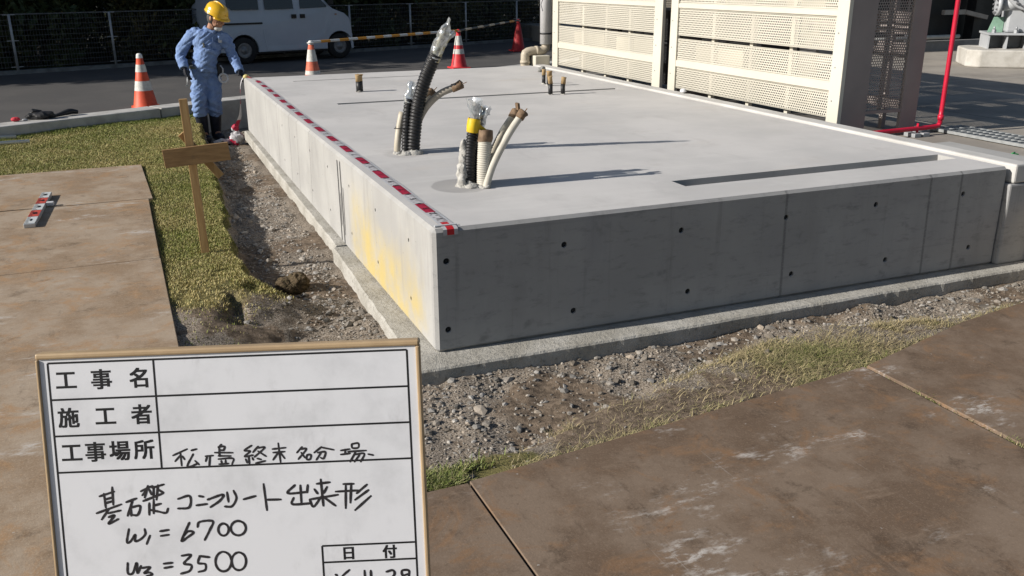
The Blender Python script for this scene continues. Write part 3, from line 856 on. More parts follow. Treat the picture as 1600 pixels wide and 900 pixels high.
VRZ = R(-38)
VMx = Matrix.Translation((10.76, 5.93, YZ)) @ Matrix.Rotation(VRZ, 4, 'Z') @ Matrix.Scale(.78, 4)
def xf(b, Mx): b.v = [tuple(Mx @ Vector(v)) for v in b.v]; return b
b = MB(); b.prism([(-1.0, -.55), (-.8, -.72), (.9, -.72), (1.1, -.5), (1.1, .6), (-.8, .6), (-1.0, .4)], 0, .31)
o = xf(b, VMx).build('concrete_plinth', simple('plinth_concrete', (.47, .45, .41), (.36, .34, .30), 4, .85, bump=.3), bevel=.02)
tag(center(o), 'white weathered concrete plinth with clipped corners under the grey valve', 'plinth')
gpaint = simple('light_grey_paint', (.40, .41, .42), (.35, .36, .37), 3, .4, spec=.4)
vl = thing('flanged_valve', (10.76, 5.93, YZ + .24), 'light grey pipe valve with a big round bolted flange at the right border', 'valve', rz=VRZ)
def vpart(b, name, m, parent=None, **kw): return xf(b, VMx).build(name, m, parent or vl, **kw)
b = MB(); b.box((-.66, -.42, .555), (.85, .40, .59)); vpart(b, 'base_plate', gpaint)
b = MB()
for xx in (-.64, -.34, .0, .38, .74):
    b.box((xx, -.38, .31), (xx + .025, .36, .554))
b.box((-.62, .1, .312), (.8, .13, .553)); vpart(b, 'base_rib', gpaint)
b = MB(); b.box((-.36, -.30, .592), (.50, .26, 1.12)); vpart(b, 'pedestal', gpaint, bevel=.03)
Mf = Matrix.Rotation(R(90), 3, 'X')
b = MB(); b.lathe([(0, .0), (.45, 0), (.47, -.015), (.47, -.08), (.36, -.09), (.34, -.6), (0, -.6)], (-.03, -.42, 1.44), 48, M=Mf); vpart(b, 'flange', gpaint)
for k in range(20):
    a = 2 * math.pi * k / 20; px_, pz_ = -.03 + .41 * math.cos(a), 1.44 + .41 * math.sin(a)
    b = MB(); b.tube([(px_, -.415, pz_), (px_, -.455, pz_)], .026, 6, smooth=False); b.tube([(px_, -.455, pz_), (px_, -.49, pz_)], .016, 8); vpart(b, 'bolt', steel)
b = MB(); b.tube([(-.15, -.25, 1.08), (-.50, -.25, 1.08)], .11, 24); b.tube([(-.50, -.25, 1.08), (-.57, -.25, 1.08)], .19, 28); vpart(b, 'side_flange', gpaint)
for k in range(12):
    a = 2 * math.pi * k / 12
    b = MB(); b.tube([(-.48, -.25 + .155 * math.cos(a), 1.08 + .155 * math.sin(a)), (-.60, -.25 + .155 * math.cos(a), 1.08 + .155 * math.sin(a))], .02, 6, smooth=False); vpart(b, 'bolt', steel)
for xx, yy in ((-.56, -.34), (-.2, -.36), (.2, -.36), (.65, -.3)):
    b = MB(); b.tube([(xx, yy, .59), (xx, yy, .65)], .04, 6, smooth=False); b.tube([(xx, yy, .65), (xx, yy, .70)], .018, 8); vpart(b, 'anchor_bolt', galv)
b = MB(); b.add([(-.62, -.1, .592), (-.37, -.1, .592), (-.37, -.1, .86), (-.54, -.1, .86), (-.62, -.07, .592), (-.37, -.07, .592), (-.37, -.07, .86), (-.54, -.07, .86)], [(0, 1, 2, 3), (7, 6, 5, 4), (0, 3, 7, 4), (3, 2, 6, 7), (2, 1, 5, 6)])
vpart(b, 'gusset', simple('pale_green_paint', (.22, .36, .27), rough=.5))

dks = simple('dark_steel', (.020, .021, .023), (.012, .012, .013), 3, .5)
pl = thing('dark_plant_unit', (13, 8.9, YZ), 'large black steel process unit with frames in shade beyond the yard', 'plant unit')
b = MB(); b.box((9.3, 9.0, YZ + .12), (17.5, 9.3, 5.0)); b.build('casing', dks, pl)
b = MB(); b.box((9.1, 8.45, YZ), (17.5, 9.4, YZ + .10)); b.box((9.1, 8.30, YZ), (17.5, 8.449, YZ + .17)); b.build('base_beam', simple('grey_beam', (.20, .20, .20), rough=.6), pl)
for xx in (10.2, 11.6, 13.0, 14.4):
    b = MB(); b.box((xx - .09, 8.7, YZ + .10), (xx + .09, 8.9, 5.0)); b.build('upright', dks, pl)
b = MB(); b.bar((10.45, 8.6, YZ + .12), (9.95, 8.6, YZ + 1.0), .07, .05); b.build('brace', gpaint, pl)
b = MB(); b.tube([(9.2, 8.25, YZ + .24), (12.1, 8.25, YZ + .24)], .035, 10); b.build('ground_pipe', simple('offwhite_pipe', (.45, .44, .41), rough=.5), pl)
b = MB(); b.tube([(12.3, 8.35, YZ + 1.25), (14.5, 8.35, YZ + 1.22)], .10, 14); b.build('green_pipe', simple('pale_green_pipe', (.25, .38, .29), rough=.45), pl)
b = MB(); b.box((12.1, 8.62, YZ + .58), (12.6, 8.69, YZ + .66)); b.bar((12.6, 8.65, YZ + .62), (13.1, 8.62, YZ + .52), .08, .07); b.build('support_arm', simple('grey_brown_arm', (.30, .28, .26), rough=.5), pl)
b = MB(); b.tube([(10.62, 8.55, YZ + 1.2), (10.58, 8.55, YZ + .85)], .028, 8); b.tube([(11.25, 8.55, YZ + .5), (11.2, 8.55, YZ + .12)], .03, 8); b.build('handle_bar', wpv, pl)
b = MB(); b.box((11.2, 8.5, 2.0), (11.5, 8.65, 2.3)); b.build('yellow_box', simple('yellow_paint', (.5, .36, .03), rough=.5), pl)
# ---------------------------------------------------------------- conduits standing out of the slab
cblack = simple('black_conduit', (.016, .016, .017), (.010, .010, .011), 30, .48, spec=.35)
cbeige = simple('beige_conduit', (.47, .445, .385), (.40, .375, .32), 14, .55)
cpipe = simple('tan_pipe', (.43, .39, .315), (.36, .32, .25), 14, .5)
brown = simple('brown_cloth_tape', (.19, .125, .075), (.11, .07, .042), 25, .7, bump=.3)
ytape = simple('yellow_tape', (.62, .43, .02), (.52, .34, .015), 20, .4)
mortar = simple('mortar', (.42, .41, .38), (.28, .27, .25), 40, .9, bump=.8, bscale=70)
cable = simple('grey_blue_cable', (.16, .19, .20), (.10, .12, .13), 20, .5)
def film(nm, tint=(.85, .88, .9), a=.45):
    t = Mt(nm)
    g = t.nt.nodes.new('ShaderNodeBsdfGlossy'); g.inputs['Roughness'].default_value = .12
    d = t.nt.nodes.new('ShaderNodeBsdfDiffuse'); d.inputs[0].default_value = (.55, .57, .58, 1)
    tr = t.nt.nodes.new('ShaderNodeBsdfTransparent'); tr.inputs[0].default_value = (*tint, 1)
    m1 = t.nt.nodes.new('ShaderNodeMixShader'); m1.inputs[0].default_value = .45
    t.nt.links.new(g.outputs[0], m1.inputs[1]); t.nt.links.new(d.outputs[0], m1.inputs[2])
    m2 = t.nt.nodes.new('ShaderNodeMixShader')
    f = t.noise(38, 4, .7).step(.3, .75) * .6 + a * .5
    t.nt.links.new(f.k, m2.inputs[0]); t.nt.links.new(tr.outputs[0], m2.inputs[1]); t.nt.links.new(m1.outputs[0], m2.inputs[2])
    t.nt.links.new(m2.outputs[0], t.nt.nodes['Material Output'].inputs[0])
    return t.m
clear = film('clear_plastic_film')
def corr(name, pts, r, pitch, depth, m, parent, n=22):
    P = spline(pts, pitch / 6); L = 0; rad = []
    for i, p in enumerate(P):
        if i: L += np.linalg.norm(P[i] - P[i - 1])
        ph = (L / pitch) % 1
        rad.append(r - depth * (0 if ph < .5 else (1 if .58 < ph < .92 else .5)))
    b = MB(); b.tube(P, rad, n, cap=True)
    return b.build(name, m, parent)
def plain(name, pts, r, m, parent, n=14, bore=None):
    b = MB(); P = spline(pts, .02); b.tube(P, r, n); return b.build(name, m, parent)
def wrap(name, pts, rads, m, parent, amp=.012, seed=0, n=22, sq=None):
    """crumpled wrapping round a spine"""
    g = np.random.default_rng(seed)
    P = spline(pts, .012); k = len(P)
    rr = np.interp(np.linspace(0, 1, k), np.linspace(0, 1, len(rads)), rads)
    b = MB(); b.tube(P, rr, n, cap=False, sq=sq)
    base = np.array(b.v)
    b.v = [tuple(p) for p in base + (vn(base[:, 0] * 1 + base[:, 2] * .6, base[:, 1] + base[:, 2] * .5, 55, seed)[:, None] - .5) * 2 * amp * np.sign(g.normal(size=(len(base), 3))) * .35
           + (np.stack([vn(base[:, 0], base[:, 2], 42, seed + 1), vn(base[:, 1], base[:, 2], 42, seed + 2), vn(base[:, 2], base[:, 0], 42, seed + 3)], 1) - .5) * 2 * amp]
    return b.build(name, m, parent)
def capwrap(name, p, d, r, m, parent, seed, flare=1.25, L=.045):
    p, d = Vector(p), Vector(d).normalized()
    b = MB(); b.tube([p - d * L, p - d * L * .3, p + d * L * .35, p + d * L * .55], [r * 1.07, r * 1.1, r * flare, r * flare * .55], 12)
    g = random.Random(seed)
    b.v = [(x + g.uniform(-1, 1) * r * .17, y + g.uniform(-1, 1) * r * .17, z + g.uniform(-1, 1) * r * .17) for x, y, z in b.v]
    x = d.cross(Vector((0, 0, 1))).normalized()
    b.bar(p + d * L * .3 + x * r * .5, p + d * L * 1.15 + x * r * .75, r * .7, r * .18)
    return b.build(name, m, parent)
def mort(name, c, r, seed, parent, hgt=.03, mat_=None):
    b = MB(); b.ell((c[0], c[1], c[2]), (r, r, hgt), n=18, m=8)
    g = np.random.default_rng(seed); q = np.array(b.v)
    q += (np.stack([vn(q[:, 0], q[:, 1] + q[:, 2], 60, seed), vn(q[:, 0] + q[:, 2], q[:, 1], 60, seed + 1), vn(q[:, 1], q[:, 0], 60, seed + 2)], 1) - .5) * r * .7
    b.v = [tuple(p) for p in q]
    return b.build(name, mat_ or mortar, parent)

c1 = thing('conduit_bundle', (.43, 1.80, H), 'tallest conduit bunch, two bent black corrugated hoses with silver plastic on the tip', 'conduit')
tall = [(.443, 1.80, H - .01), (.455, 1.79, .72), (.478, 1.765, .90), (.517, 1.72, 1.06), (.570, 1.66, 1.21)]
corr('corrugated_hose', tall, .042, .021, .006, cblack, c1)
corr('corrugated_hose', [(.398, 1.815, H - .01), (.407, 1.815, .72), (.424, 1.82, .86), (.440, 1.82, .93)], .028, .021, .005, cblack, c1)
plain('cable', [(.556, 1.675, 1.16), (.585, 1.645, 1.25), (.612, 1.61, 1.335)], .022, simple('pale_cable', (.40, .38, .27), (.30, .29, .22), 30, .5), c1)
plain('cable', [(.572, 1.65, 1.16), (.612, 1.625, 1.26), (.648, 1.60, 1.325)], .012, simple('cream_cable', (.5, .44, .27), rough=.5), c1)
wrap('plastic_wrap', [(.556, 1.675, 1.175), (.580, 1.65, 1.24), (.604, 1.62, 1.31), (.620, 1.59, 1.37), (.632, 1.57, 1.415)], [.038, .036, .036, .028, .008], clear, c1, .010, 3)
wrap('plastic_wrap', [(.595, 1.64, 1.27), (.63, 1.61, 1.305), (.668, 1.59, 1.335)], [.018, .015, .012], clear, c1, .008, 9)
wrap('plastic_sleeve', [(.420, 1.83, .83), (.438, 1.83, .93), (.462, 1.835, 1.03)], [.030, .029, .022], clear, c1, .008, 4)
plain('tan_pipe', [(.347, 1.83, H - .01), (.352, 1.83, .65), (.372, 1.85, .74), (.405, 1.88, .84)], .021, cpipe, c1)
b = MB(); b.tube(spline([(.328, 1.80, .757), (.35, 1.81, .752), (.385, 1.80, .755), (.40, 1.84, .757), (.37, 1.87, .757), (.350, 1.85, .755)], .01), .003, 6); b.build('wire_tie', black, c1)
plain('tan_pipe', [(.46, 1.86, H - .01), (.475, 1.83, .73), (.52, 1.77, .865), (.60, 1.71, .962), (.70, 1.67, 1.008)], .0215, simple('grey_tan_pipe', (.32, .29, .245), (.25, .225, .185), 14, .45), c1)
capwrap('taped_end', (.715, 1.665, 1.015), (.1, -.04, .05), .024, brown, c1, 3)
plain('tan_pipe', [(.46, 1.90, H - .01), (.49, 1.89, .76), (.55, 1.865, .90), (.585, 1.855, .945)], .0215, cpipe, c1)
capwrap('taped_end', (.592, 1.853, .955), (.06, -.02, .06), .023, brown, c1, 5)
for k, (xx, yy, rr) in enumerate(((.345, 1.82, .03), (.388, 1.785, .045), (.443, 1.77, .05), (.47, 1.80, .035))): mort('mortar_collar', (xx, yy, H), rr, 30 + k, c1, .018)

c2 = thing('conduit_bundle', (.48, .78, H), 'shorter conduit bunch with a yellow band, clear plastic bags and a beige hose', 'conduit')
corr('corrugated_hose', [(.452, .775, H - .01), (.456, .775, .70), (.464, .775, .80), (.478, .775, .90)], .029, .0155, .005, cblack, c2)
wrap('yellow_band', [(.474, .775, .875), (.480, .775, .91), (.487, .775, .945)], [.033, .034, .033], ytape, c2, .004, 2)
b = MB(); b.bar((.490, .750, .905), (.545, .752, .862), .045, .006, side=(0, 1, 0)); b.build('tape_tail', ytape, c2, bevel=.002)
plain('cable', [(.485, .775, .93), (.490, .775, .985), (.498, .775, 1.025)], .021, cable, c2)
wrap('plastic_bag', [(.484, .775, .94), (.488, .775, .975), (.488, .775, 1.01), (.488, .775, 1.045)], [.030, .036, .048, .070], clear, c2, .011, 6, sq=(1, .6))
corr('corrugated_hose', [(.505, .835, H - .01), (.515, .835, .74), (.530, .84, .87), (.540, .84, .915)], .026, .0155, .005, cblack, c2)
plain('cable', [(.538, .84, .90), (.553, .84, .97), (.562, .84, .995)], .016, simple('dark_cable', (.05, .055, .06), rough=.5), c2)
wrap('plastic_bag', [(.535, .84, .89), (.552, .84, .95), (.572, .84, 1.0)], [.030, .030, .042], clear, c2, .012, 8)
corr('corrugated_conduit', [(.518, .735, H - .01), (.521, .735, .70), (.528, .738, .80), (.532, .74, .845)], .037, .0115, .0028, cbeige, c2)
wrap('taped_cap', [(.5305, .739, .828), (.534, .741, .865), (.537, .742, .888)], [.039, .040, .038], brown, c2, .004, 12)
b = MB(); b.tube([(.537, .742, .872), (.538, .742, .890)], [.037, .02], 16); b.build('cap_top', brown, c2)
for k, P in enumerate(([(.578, .84, H - .01), (.585, .83, .66), (.598, .82, .735), (.662, .82, .857), (.738, .82, .955)], [(.512, .69, H - .01), (.540, .70, .66), (.573, .70, .735), (.652, .70, .868), (.728, .70, .968)])):
    plain('beige_pipe', P, .0195, cbeige if k else cpipe, c2)
    d = Vector(P[-1]) - Vector(P[-2]); capwrap('taped_end', P[-1], d, .0215, brown, c2, 20 + k, 1.35, .03)
b = MB(); b.bar((.716, .73, .985), (.712, .73, 1.02), .035, .012); b.build('tape_flag', brown, c2)
for k, (xx, yy, zz, rr, hh) in enumerate(((.425, .78, H, .05, .035), (.422, .79, .65, .034, .07), (.430, .80, .715, .030, .07), (.437, .80, .775, .024, .06), (.412, .77, .63, .025, .05), (.452, .745, H, .045, .018), (.515, .705, H, .04, .012))):
    mort('mortar_lump', (xx, yy, zz), rr, 50 + k, c2, hh)

SG = 'short capped conduit stubs on the slab'
def stub(x, y, h, r, label, lean=0.0):
    o = thing('conduit_stub', (x, y, H), label, 'conduit stub', SG)
    b = MB(); b.tube([(x, y, H - .01), (x, y, H + h * .62)], r, 16); b.build('black_sleeve', cblack, o)
    b = MB(); b.tube([(x, y, H + h * .60), (x + lean, y, H + h * .9), (x + lean * 1.3, y, H + h)], [r * 1.06, r * 1.02, r * 1.15], 14)
    g = random.Random(int(x * 99)); b.v = [(p[0] + g.uniform(-1, 1) * r * .14, p[1] + g.uniform(-1, 1) * r * .14, p[2] + g.uniform(-1, 1) * r * .1) for p in b.v]
    b.build('taped_top', simple('tan_tape', (.34, .24, .12), (.24, .16, .08), 40, .8), o)
    mort('mortar_ring', (x, y, H), r * 1.35, int(x * 50), o, .008)
stub(.89, 5.14, .165, .034, 'thick short black stub with tan taped top standing alone on the left')
stub(2.795, 5.00, .15, .019, 'thin capped stub standing farthest back in the cluster near the screen wall')
stub(2.775, 4.82, .15, .027, 'thicker capped stub in the middle of the cluster near the screen wall')
stub(2.485, 4.16, .17, .021, 'front left thin stub with frayed tape beside the long narrow groove', -.006)
stub(2.60, 4.13, .16, .021, 'front right thin stub with frayed tape beside the long narrow groove', .008)
b = MB(); b.tube([(3.27, 6.15, H), (3.27, 6.15, H + .05)], .03, 14); b.tube([(3.27, 6.12, H + .045), (3.27, 6.05, H + .05)], .022, 12)
o = b.build('pipe_fitting', simple('dull_fitting', (.2, .2, .19), rough=.6)); tag(center(o), 'small low grey pipe fitting at the far right corner of the slab', 'pipe fitting')
b = MB(); b.lathe([(.03, 0), (.028, .02), (.012, .03), (0, .031)], (3.60, 3.62, .622), 14)
o = b.build('white_knob', wpv); tag(center(o), 'tiny white plastic knob on top of the low kerb wall', 'knob')

# ---------------------------------------------------------------- survey tape along the left edge
red_t = simple('tape_red', (.36, .010, .04), (.28, .008, .03), 60, .5); white_t = simple('tape_white', (.44, .43, .44), (.35, .34, .35), 30, .5); ink = simple('black_ink', (.012, .012, .013), rough=.5)
clear_t = simple('tape_edge', (.44, .45, .46), (.38, .39, .40), 30, .4)
tp = thing('measuring_tape', (.08, 3.4, H), 'red and white survey tape stretched along the left top edge of the slab', 'tape measure')
b = MB(); yy = .055; k = 0
tx = lambda y: .083 + .005 * math.sin(y * 1.3) + .012 * sst(y, 3, 6.7)
bounds = [.10, .295] + [.487 + .2165 * i for i in range(29)]
b2 = MB()
for i, (a, e) in enumerate(zip(bounds[:-1], bounds[1:])):
    n = 4
    for j in range(n):
        y0, y1 = a + (e - a) * j / n, a + (e - a) * (j + 1) / n
        zz = lambda y: H + .003 + .0012 * math.sin(y * 9)
        for (o0, o1, mi) in ((-.034, -.024, 2), (-.024, .024, i % 2), (.024, .034, 2)):
            b.add([(tx(y0) + o0, y0, zz(y0)), (tx(y0) + o1, y0, zz(y0)), (tx(y1) + o1, y1, zz(y1)), (tx(y1) + o0, y1, zz(y1))], [(0, 1, 2, 3)], mi)
b.build('ribbon', [white_t, red_t, clear_t], tp)
def glyphs(body, size, off=0.0, align='CENTER'):
    c = bpy.data.curves.new('t', 'FONT'); c.body = body; c.size = size; c.offset = off; c.align_x = align; c.align_y = 'CENTER'; c.resolution_u = 3
    o = bpy.data.objects.new('t', c); COL.objects.link(o)
    dg = bpy.context.evaluated_depsgraph_get(); dg.update()
    me = bpy.data.meshes.new_from_object(o.evaluated_get(dg))
    vs = [v.co.copy() for v in me.vertices]; fs = [tuple(p.vertices) for p in me.polygons]
    bpy.data.objects.remove(o); bpy.data.curves.remove(c); bpy.data.meshes.remove(me)
    return vs, fs
b = MB()
gl = {d: glyphs(str(d), .054, .0012) for d in range(10)}
for i in range(60):
    y = .155 + i * .1083; d = (i + 1) % 10
    if y > 6.4: break
    vs, fs = gl[d]
    red_here = False
    b.add([(tx(y) - v.y * .8, y + v.x, H + .0055 + .0012 * math.sin(y * 9)) for v in vs], fs, 0)
    for q in (-.03, .03):
        b.add([(tx(y) - .024, y + q, H + .0055), (tx(y) - .015, y + q, H + .0055), (tx(y) - .015, y + q + .004, H + .0055), (tx(y) - .024, y + q + .004, H + .0055)], [(0, 1, 2, 3)])
for i in range(290):
    y = .11 + i * .0217; L_ = .014 if i % 5 else .026
    b.add([(tx(y) + .024, y, H + .0055), (tx(y) + .024 - L_, y, H + .0055), (tx(y) + .024 - L_, y + .004, H + .0055), (tx(y) + .024, y + .004, H + .0055)], [(0, 1, 2, 3)])
b.build('printed_digits', ink, tp)
b = MB()
pr_ = [(.098, H + .004), (.045, H + .004), (.012, H + .0035), (-.003, H - .004), (-.004, H - .03)]
for (y0, z0), (y1, z1) in zip(pr_[:-1], pr_[1:]):
    for (a, e, mi) in ((.048, .066, 1), (.066, .100, 0), (.100, .118, 1)): b.add([(a, y0, z0), (e, y0, z0), (e, y1, z1), (a, y1, z1)], [(0, 1, 2, 3)], mi)
b.build('end_tab', [simple('tab_red', (.42, .015, .02), rough=.5), white_t], tp)
b = MB(); b.box((.02, .03, H + .001), (.125, .045, H + .009)); b.build('end_bar', clear_t, tp, bevel=.002)
# loose end over the far corner
rb = spline([(.10, 6.60, H + .006), (.06, 6.80, H + .012), (.01, 6.93, H + .016), (-.035, 6.98, .52), (-.055, 6.99, .30), (-.075, 7.0, .16), (-.12, 7.01, .06), (-.13, 7.02, -.03)], .03)
b = MB(); wdt = np.interp(np.linspace(0, 1, len(rb)), [0, .35, .5, .62, .8, 1], [.03, .025, .012, .02, .055, .06])
for i in range(len(rb) - 1):
    p, q = rb[i], rb[i + 1]; tw = i * .10
    w0 = np.array([math.cos(tw), -math.sin(tw), 0]) * wdt[i]; w1 = np.array([math.cos(tw + .1), -math.sin(tw + .1), 0]) * wdt[i + 1]
    b.add([p - w0 * .5, p + w0 * .5, q + w1 * .5, q - w1 * .5], [(0, 1, 2, 3)], (i // 5) % 2)
b.build('loose_ribbon', [white_t, red_t], tp)
def crumple(name, c, r, mats, parent, seed, n=26, m=16, amp=.5, fr=22):
    b = MB(); b.ell(c, r, n=n, m=m); q = np.array(b.v); cc = np.array(c)
    f = 1 + amp * (vn(q[:, 0] + q[:, 2] * .7, q[:, 1] - q[:, 2] * .6, fr, seed) - .5) + amp * .7 * (vn(q[:, 2], q[:, 0], fr * 2.1, seed + 3) - .5)
    b.v = [tuple(p) for p in cc + (q - cc) * f[:, None]]
    fc = np.array([np.mean([b.v[i] for i in f_], 0) for f_ in b.f])
    b.mi = list(((vn(fc[:, 0] + fc[:, 2], fc[:, 1] - fc[:, 2], 16, seed + 7) > .60).astype(int)) if len(mats) > 1 else np.zeros(len(fc), int))
    b.sm = [False] * len(b.f)
    return b.build(name, mats, parent)
crumple('tape_heap', (-.125, 7.03, -.085), (.075, .07, .10), [white_t, red_t], tp, 5)
crumple('tape_heap', (-.145, 7.02, .03), (.035, .035, .05), [red_t, white_t], tp, 8)
b = MB(); b.ell((.03, 6.94, H + .012), (.035, .03, .026)); b.build('corner_clip', simple('pale_yellow_clip', (.58, .50, .20), rough=.5), tp)
o = crumple('rolled_bag', (-.29, 7.08, -.135), (.11, .05, .045), [simple('pale_bag', (.42, .43, .44), (.30, .31, .33), 20, .5), ink], None, 11, amp=.35)
tag(center(o), 'crumpled pale bag lying on the gravel beside the dark rubber boots', 'bag')

# ---------------------------------------------------------------- stake with a little board
wood = Mt('fresh_timber')
n1 = wood.noise(5, 5, .6, stretch=(9, 9, .8)); c = wood.mix(n1.step(.35, .65), (.36, .235, .105), (.27, .165, .07)); wood_m = wood.out(c, .7, n1, .2, .003)
wood = Mt('weathered_board')
n1 = wood.noise(6, 6, .65, stretch=(1.2, 8, 12)); c = wood.mix(n1.step(.35, .65), (.30, .185, .085), (.22, .13, .058))
n2 = wood.noise(18, 5, .7, stretch=(1, 1, 3)).step(.55, .7); x_, y_, z_ = wood.xyz()
c = wood.mix(n2 * ((x_ + .84).abs().step(.12, .05)) * .35, c, (.08, .06, .045)); board_m = wood.out(c, .7, n1, .2, .003)
sg = thing('stake_sign', (-.864, 1.97, .05), 'slanted wooden stake with a small brown nameplate board on the lawn', 'wooden stake')
b = MB(); b.bar((-.858, 1.965, -.05), (-.882, 1.985, .98), .030, .046, side=(1, -.12, 0)); b.build('stake', wood_m, sg, bevel=.002)
b = MB(); ang = math.atan2(.722 - .696, .37)
Mx = Matrix.Translation((-.845, 1.935, .656)) @ Matrix.Rotation(-ang, 4, 'Y') @ Matrix.Rotation(R(-4), 4, 'Z')
b.box((-.187, -.009, -.054), (.187, .009, .054), M=Mx); b.build('nameplate', board_m, sg, bevel=.002)
b = MB(); b.bar((-.915, 2.018, .775), (-.715, 2.022, .50), .045, .016, side=(0, 1, 0)); b.build('brace', wood_m, sg, bevel=.002)

# ---------------------------------------------------------------- folded staff on the plate
st = thing('levelling_staff', (-1.87, 3.44, .071), 'folded aluminium staff with red and white blocks lying on the brown plates', 'staff')
alu = simple('aluminium', (.50, .51, .52), (.42, .43, .44), 20, .4, .5); sred = simple('staff_red', (.45, .07, .05), rough=.5); sgrey = simple('staff_face', (.50, .52, .52), (.44, .46, .46), 20, .5)
SA, SB = Vector((-1.905, 2.94, 0)), Vector((-1.862, 3.94, 0)); sd = (SB - SA).normalized(); sx = Vector((sd.y, -sd.x, 0))
Ms = Matrix(((sx.x, sd.x, 0, SA.x), (sx.y, sd.y, 0, SA.y), (0, 0, 1, .0712), (0, 0, 0, 1)))
b = MB(); b.box((-.035, 0, 0), (.035, 1.0, .028), M=Ms); b.build('staff_body', alu, st, bevel=.003)
b = MB()
for k in range(5): b.box((-.033, .006 + k * .2, .0285), (.033, .198 + k * .2, .0295), k % 2, M=Ms)
b.build('graduations', [sgrey, sred], st)
b = MB()
for k in range(5):
    vs, fs = glyphs('%d' % (k + 1), .075, .002)
    b.add([Ms @ Vector((v.x, v.y + .10 + k * .2, .0315)) for v in vs], fs)
    for j in range(8): b.box((-.031, .015 + k * .2 + j * .023, .0296), (-.031 + (.02 if j % 4 else .03), .020 + k * .2 + j * .023, .0306), M=Ms)
b.build('printed_digits', ink, st)
b = MB(); b.box((.036, .62, .002), (.085, .66, .03), M=Ms); b.build('clip', wpv, st, bevel=.004)

# ---------------------------------------------------------------- small things on the left
b = MB(); b.tube([(-3.3, 7.16, .075), (-2.36, 7.10, .075)], .018, 12)
o = b.build('ranging_pole', simple('grey_white_pole', (.45, .46, .45), (.36, .37, .36), 9, .5)); tag(center(o), 'pale pole at the left border, the farther of two on the lawn', 'pole', 'white poles on the lawn')
b = MB(); b.tube([(-3.2, 6.72, .07), (-2.205, 6.76, .072)], .017, 12)
o = b.build('ranging_pole', simple('white_pole', (.60, .61, .61), (.52, .53, .53), 9, .4)); tag(center(o), 'bright white pole on the lawn, nearer and longer than its neighbour', 'pole', 'white poles on the lawn')
bag = thing('tool_bag', (-2.22, 7.70, .17), 'slumped black tool bag with a red tag lying on the kerb', 'bag')
crumple('bag_body', (-2.16, 7.66, .205), (.14, .08, .05), [black], bag, 21, amp=.6, fr=14)
crumple('bag_flap', (-2.19, 7.68, .255), (.075, .05, .03), [black], bag, 24, amp=.7, fr=16)
crumple('red_tag', (-2.385, 7.56, .195), (.045, .03, .025), [simple('red_cloth', (.55, .04, .06), rough=.7)], bag, 25, amp=.3)
crumple('metal_buckle', (-2.30, 7.60, .18), (.03, .02, .012), [galv], bag, 26, amp=.2)
gb = MB()
P = spline([(-2.03, 7.70, .185), (-1.94, 7.77, .20), (-1.85, 7.84, .215), (-1.78, 7.87, .20)], .02)
gb.tube(P, np.interp(np.linspace(0, 1, len(P)), [0, .3, .7, 1], [.018, .03, .045, .03]), 12, sq=(1, .75))
for k, dz in enumerate((-.02, 0, .02)): gb.tube([P[1], Vector(P[0]) + Vector((-.05, -.03 + dz, -.006))], [.014, .009], 8)
o = gb.build('work_glove', black); tag(center(o), 'black work glove lying on the kerb right of the tool bag', 'glove')
o = crumple('soil_clod', (-.43, 1.40, -.045), (.088, .066, .060), [simple('clod_soil', (.12, .085, .05), (.055, .042, .02), 45, .95, bump=1, bscale=120)], None, 31, n=110, m=70, amp=.55, fr=14)
q = np.empty(len(o.data.vertices) * 3); o.data.vertices.foreach_get('co', q); q = q.reshape(-1, 3); cc_ = q.mean(0)
d_ = .20 * (vn(q[:, 0] + q[:, 2], q[:, 1] - q[:, 2] * .7, 55, 3) - .5) + .16 * (vn(q[:, 2] - q[:, 0], q[:, 1] + q[:, 0], 120, 5) - .5)
q = cc_ + (q - cc_) * (1 + d_)[:, None]; o.data.vertices.foreach_set('co', q.reshape(-1)); o.data.update()
smoothed(o); tag(center(o), 'lump of dug up turf on the gravel at the trench edge', 'soil clod')

# ---------------------------------------------------------------- site whiteboard
BM = Matrix(((.9379, .0559, -.3423, -1.3300), (-.3461, .2124, -.9138, -2.19593), (.0216, .9756, .2185, 1.09248), (0, 0, 0, 1)))
wbd = thing('site_whiteboard', (-1.1, -2.55, .07), 'white construction board with Japanese handwriting standing in the left foreground', 'whiteboard')
def bb(b, name, m, **kw):
    b.v = [tuple(BM @ Vector(v)) for v in b.v]; return b.build(name, m, wbd, **kw)
frame_m = simple('beige_frame', (.40, .29, .17), (.34, .24, .14), 14, .5)
b = MB()
b.box((0, -.0095, -.020), (.600, 0, .004)); bb(b, 'frame_rail', frame_m, bevel=.003)
b = MB(); b.box((0, -.45, -.020), (.600, -.4405, .004)); bb(b, 'frame_rail', frame_m, bevel=.003)
b = MB(); b.box((0, -.4400, -.020), (.0045, -.0100, .004)); bb(b, 'frame_rail', frame_m, bevel=.0015)
b = MB(); b.box((.5935, -.4400, -.020), (.600, -.0100, .004)); bb(b, 'frame_rail', frame_m, bevel=.002)
t = Mt('whiteboard_face')
n1 = t.noise(9, 6, .65, off=(3, 1, 0)); n2 = t.noise(22, 5, .7, stretch=(1, 1, .4))
c = t.mix(n1.step(.42, .8), (.61, .615, .64), (.49, .495, .515))
c = t.mix(n2.step(.56, .76) * .32, c, (.36, .36, .37))
t.out(c, .32, t.noise(60, 3), .03, .001, spec=.4)
b = MB(); b.box((.0047, -.4404, -.012), (.5933, -.0097, 0)); bb(b, 'writing_panel', t.m)
b = MB(); lw = .0032
def hl(x0, x1, y): b.add([(x0, y - lw / 2, .00014), (x1, y - lw / 2, .00014), (x1, y + lw / 2, .00014), (x0, y + lw / 2, .00014)], [(0, 1, 2, 3)])
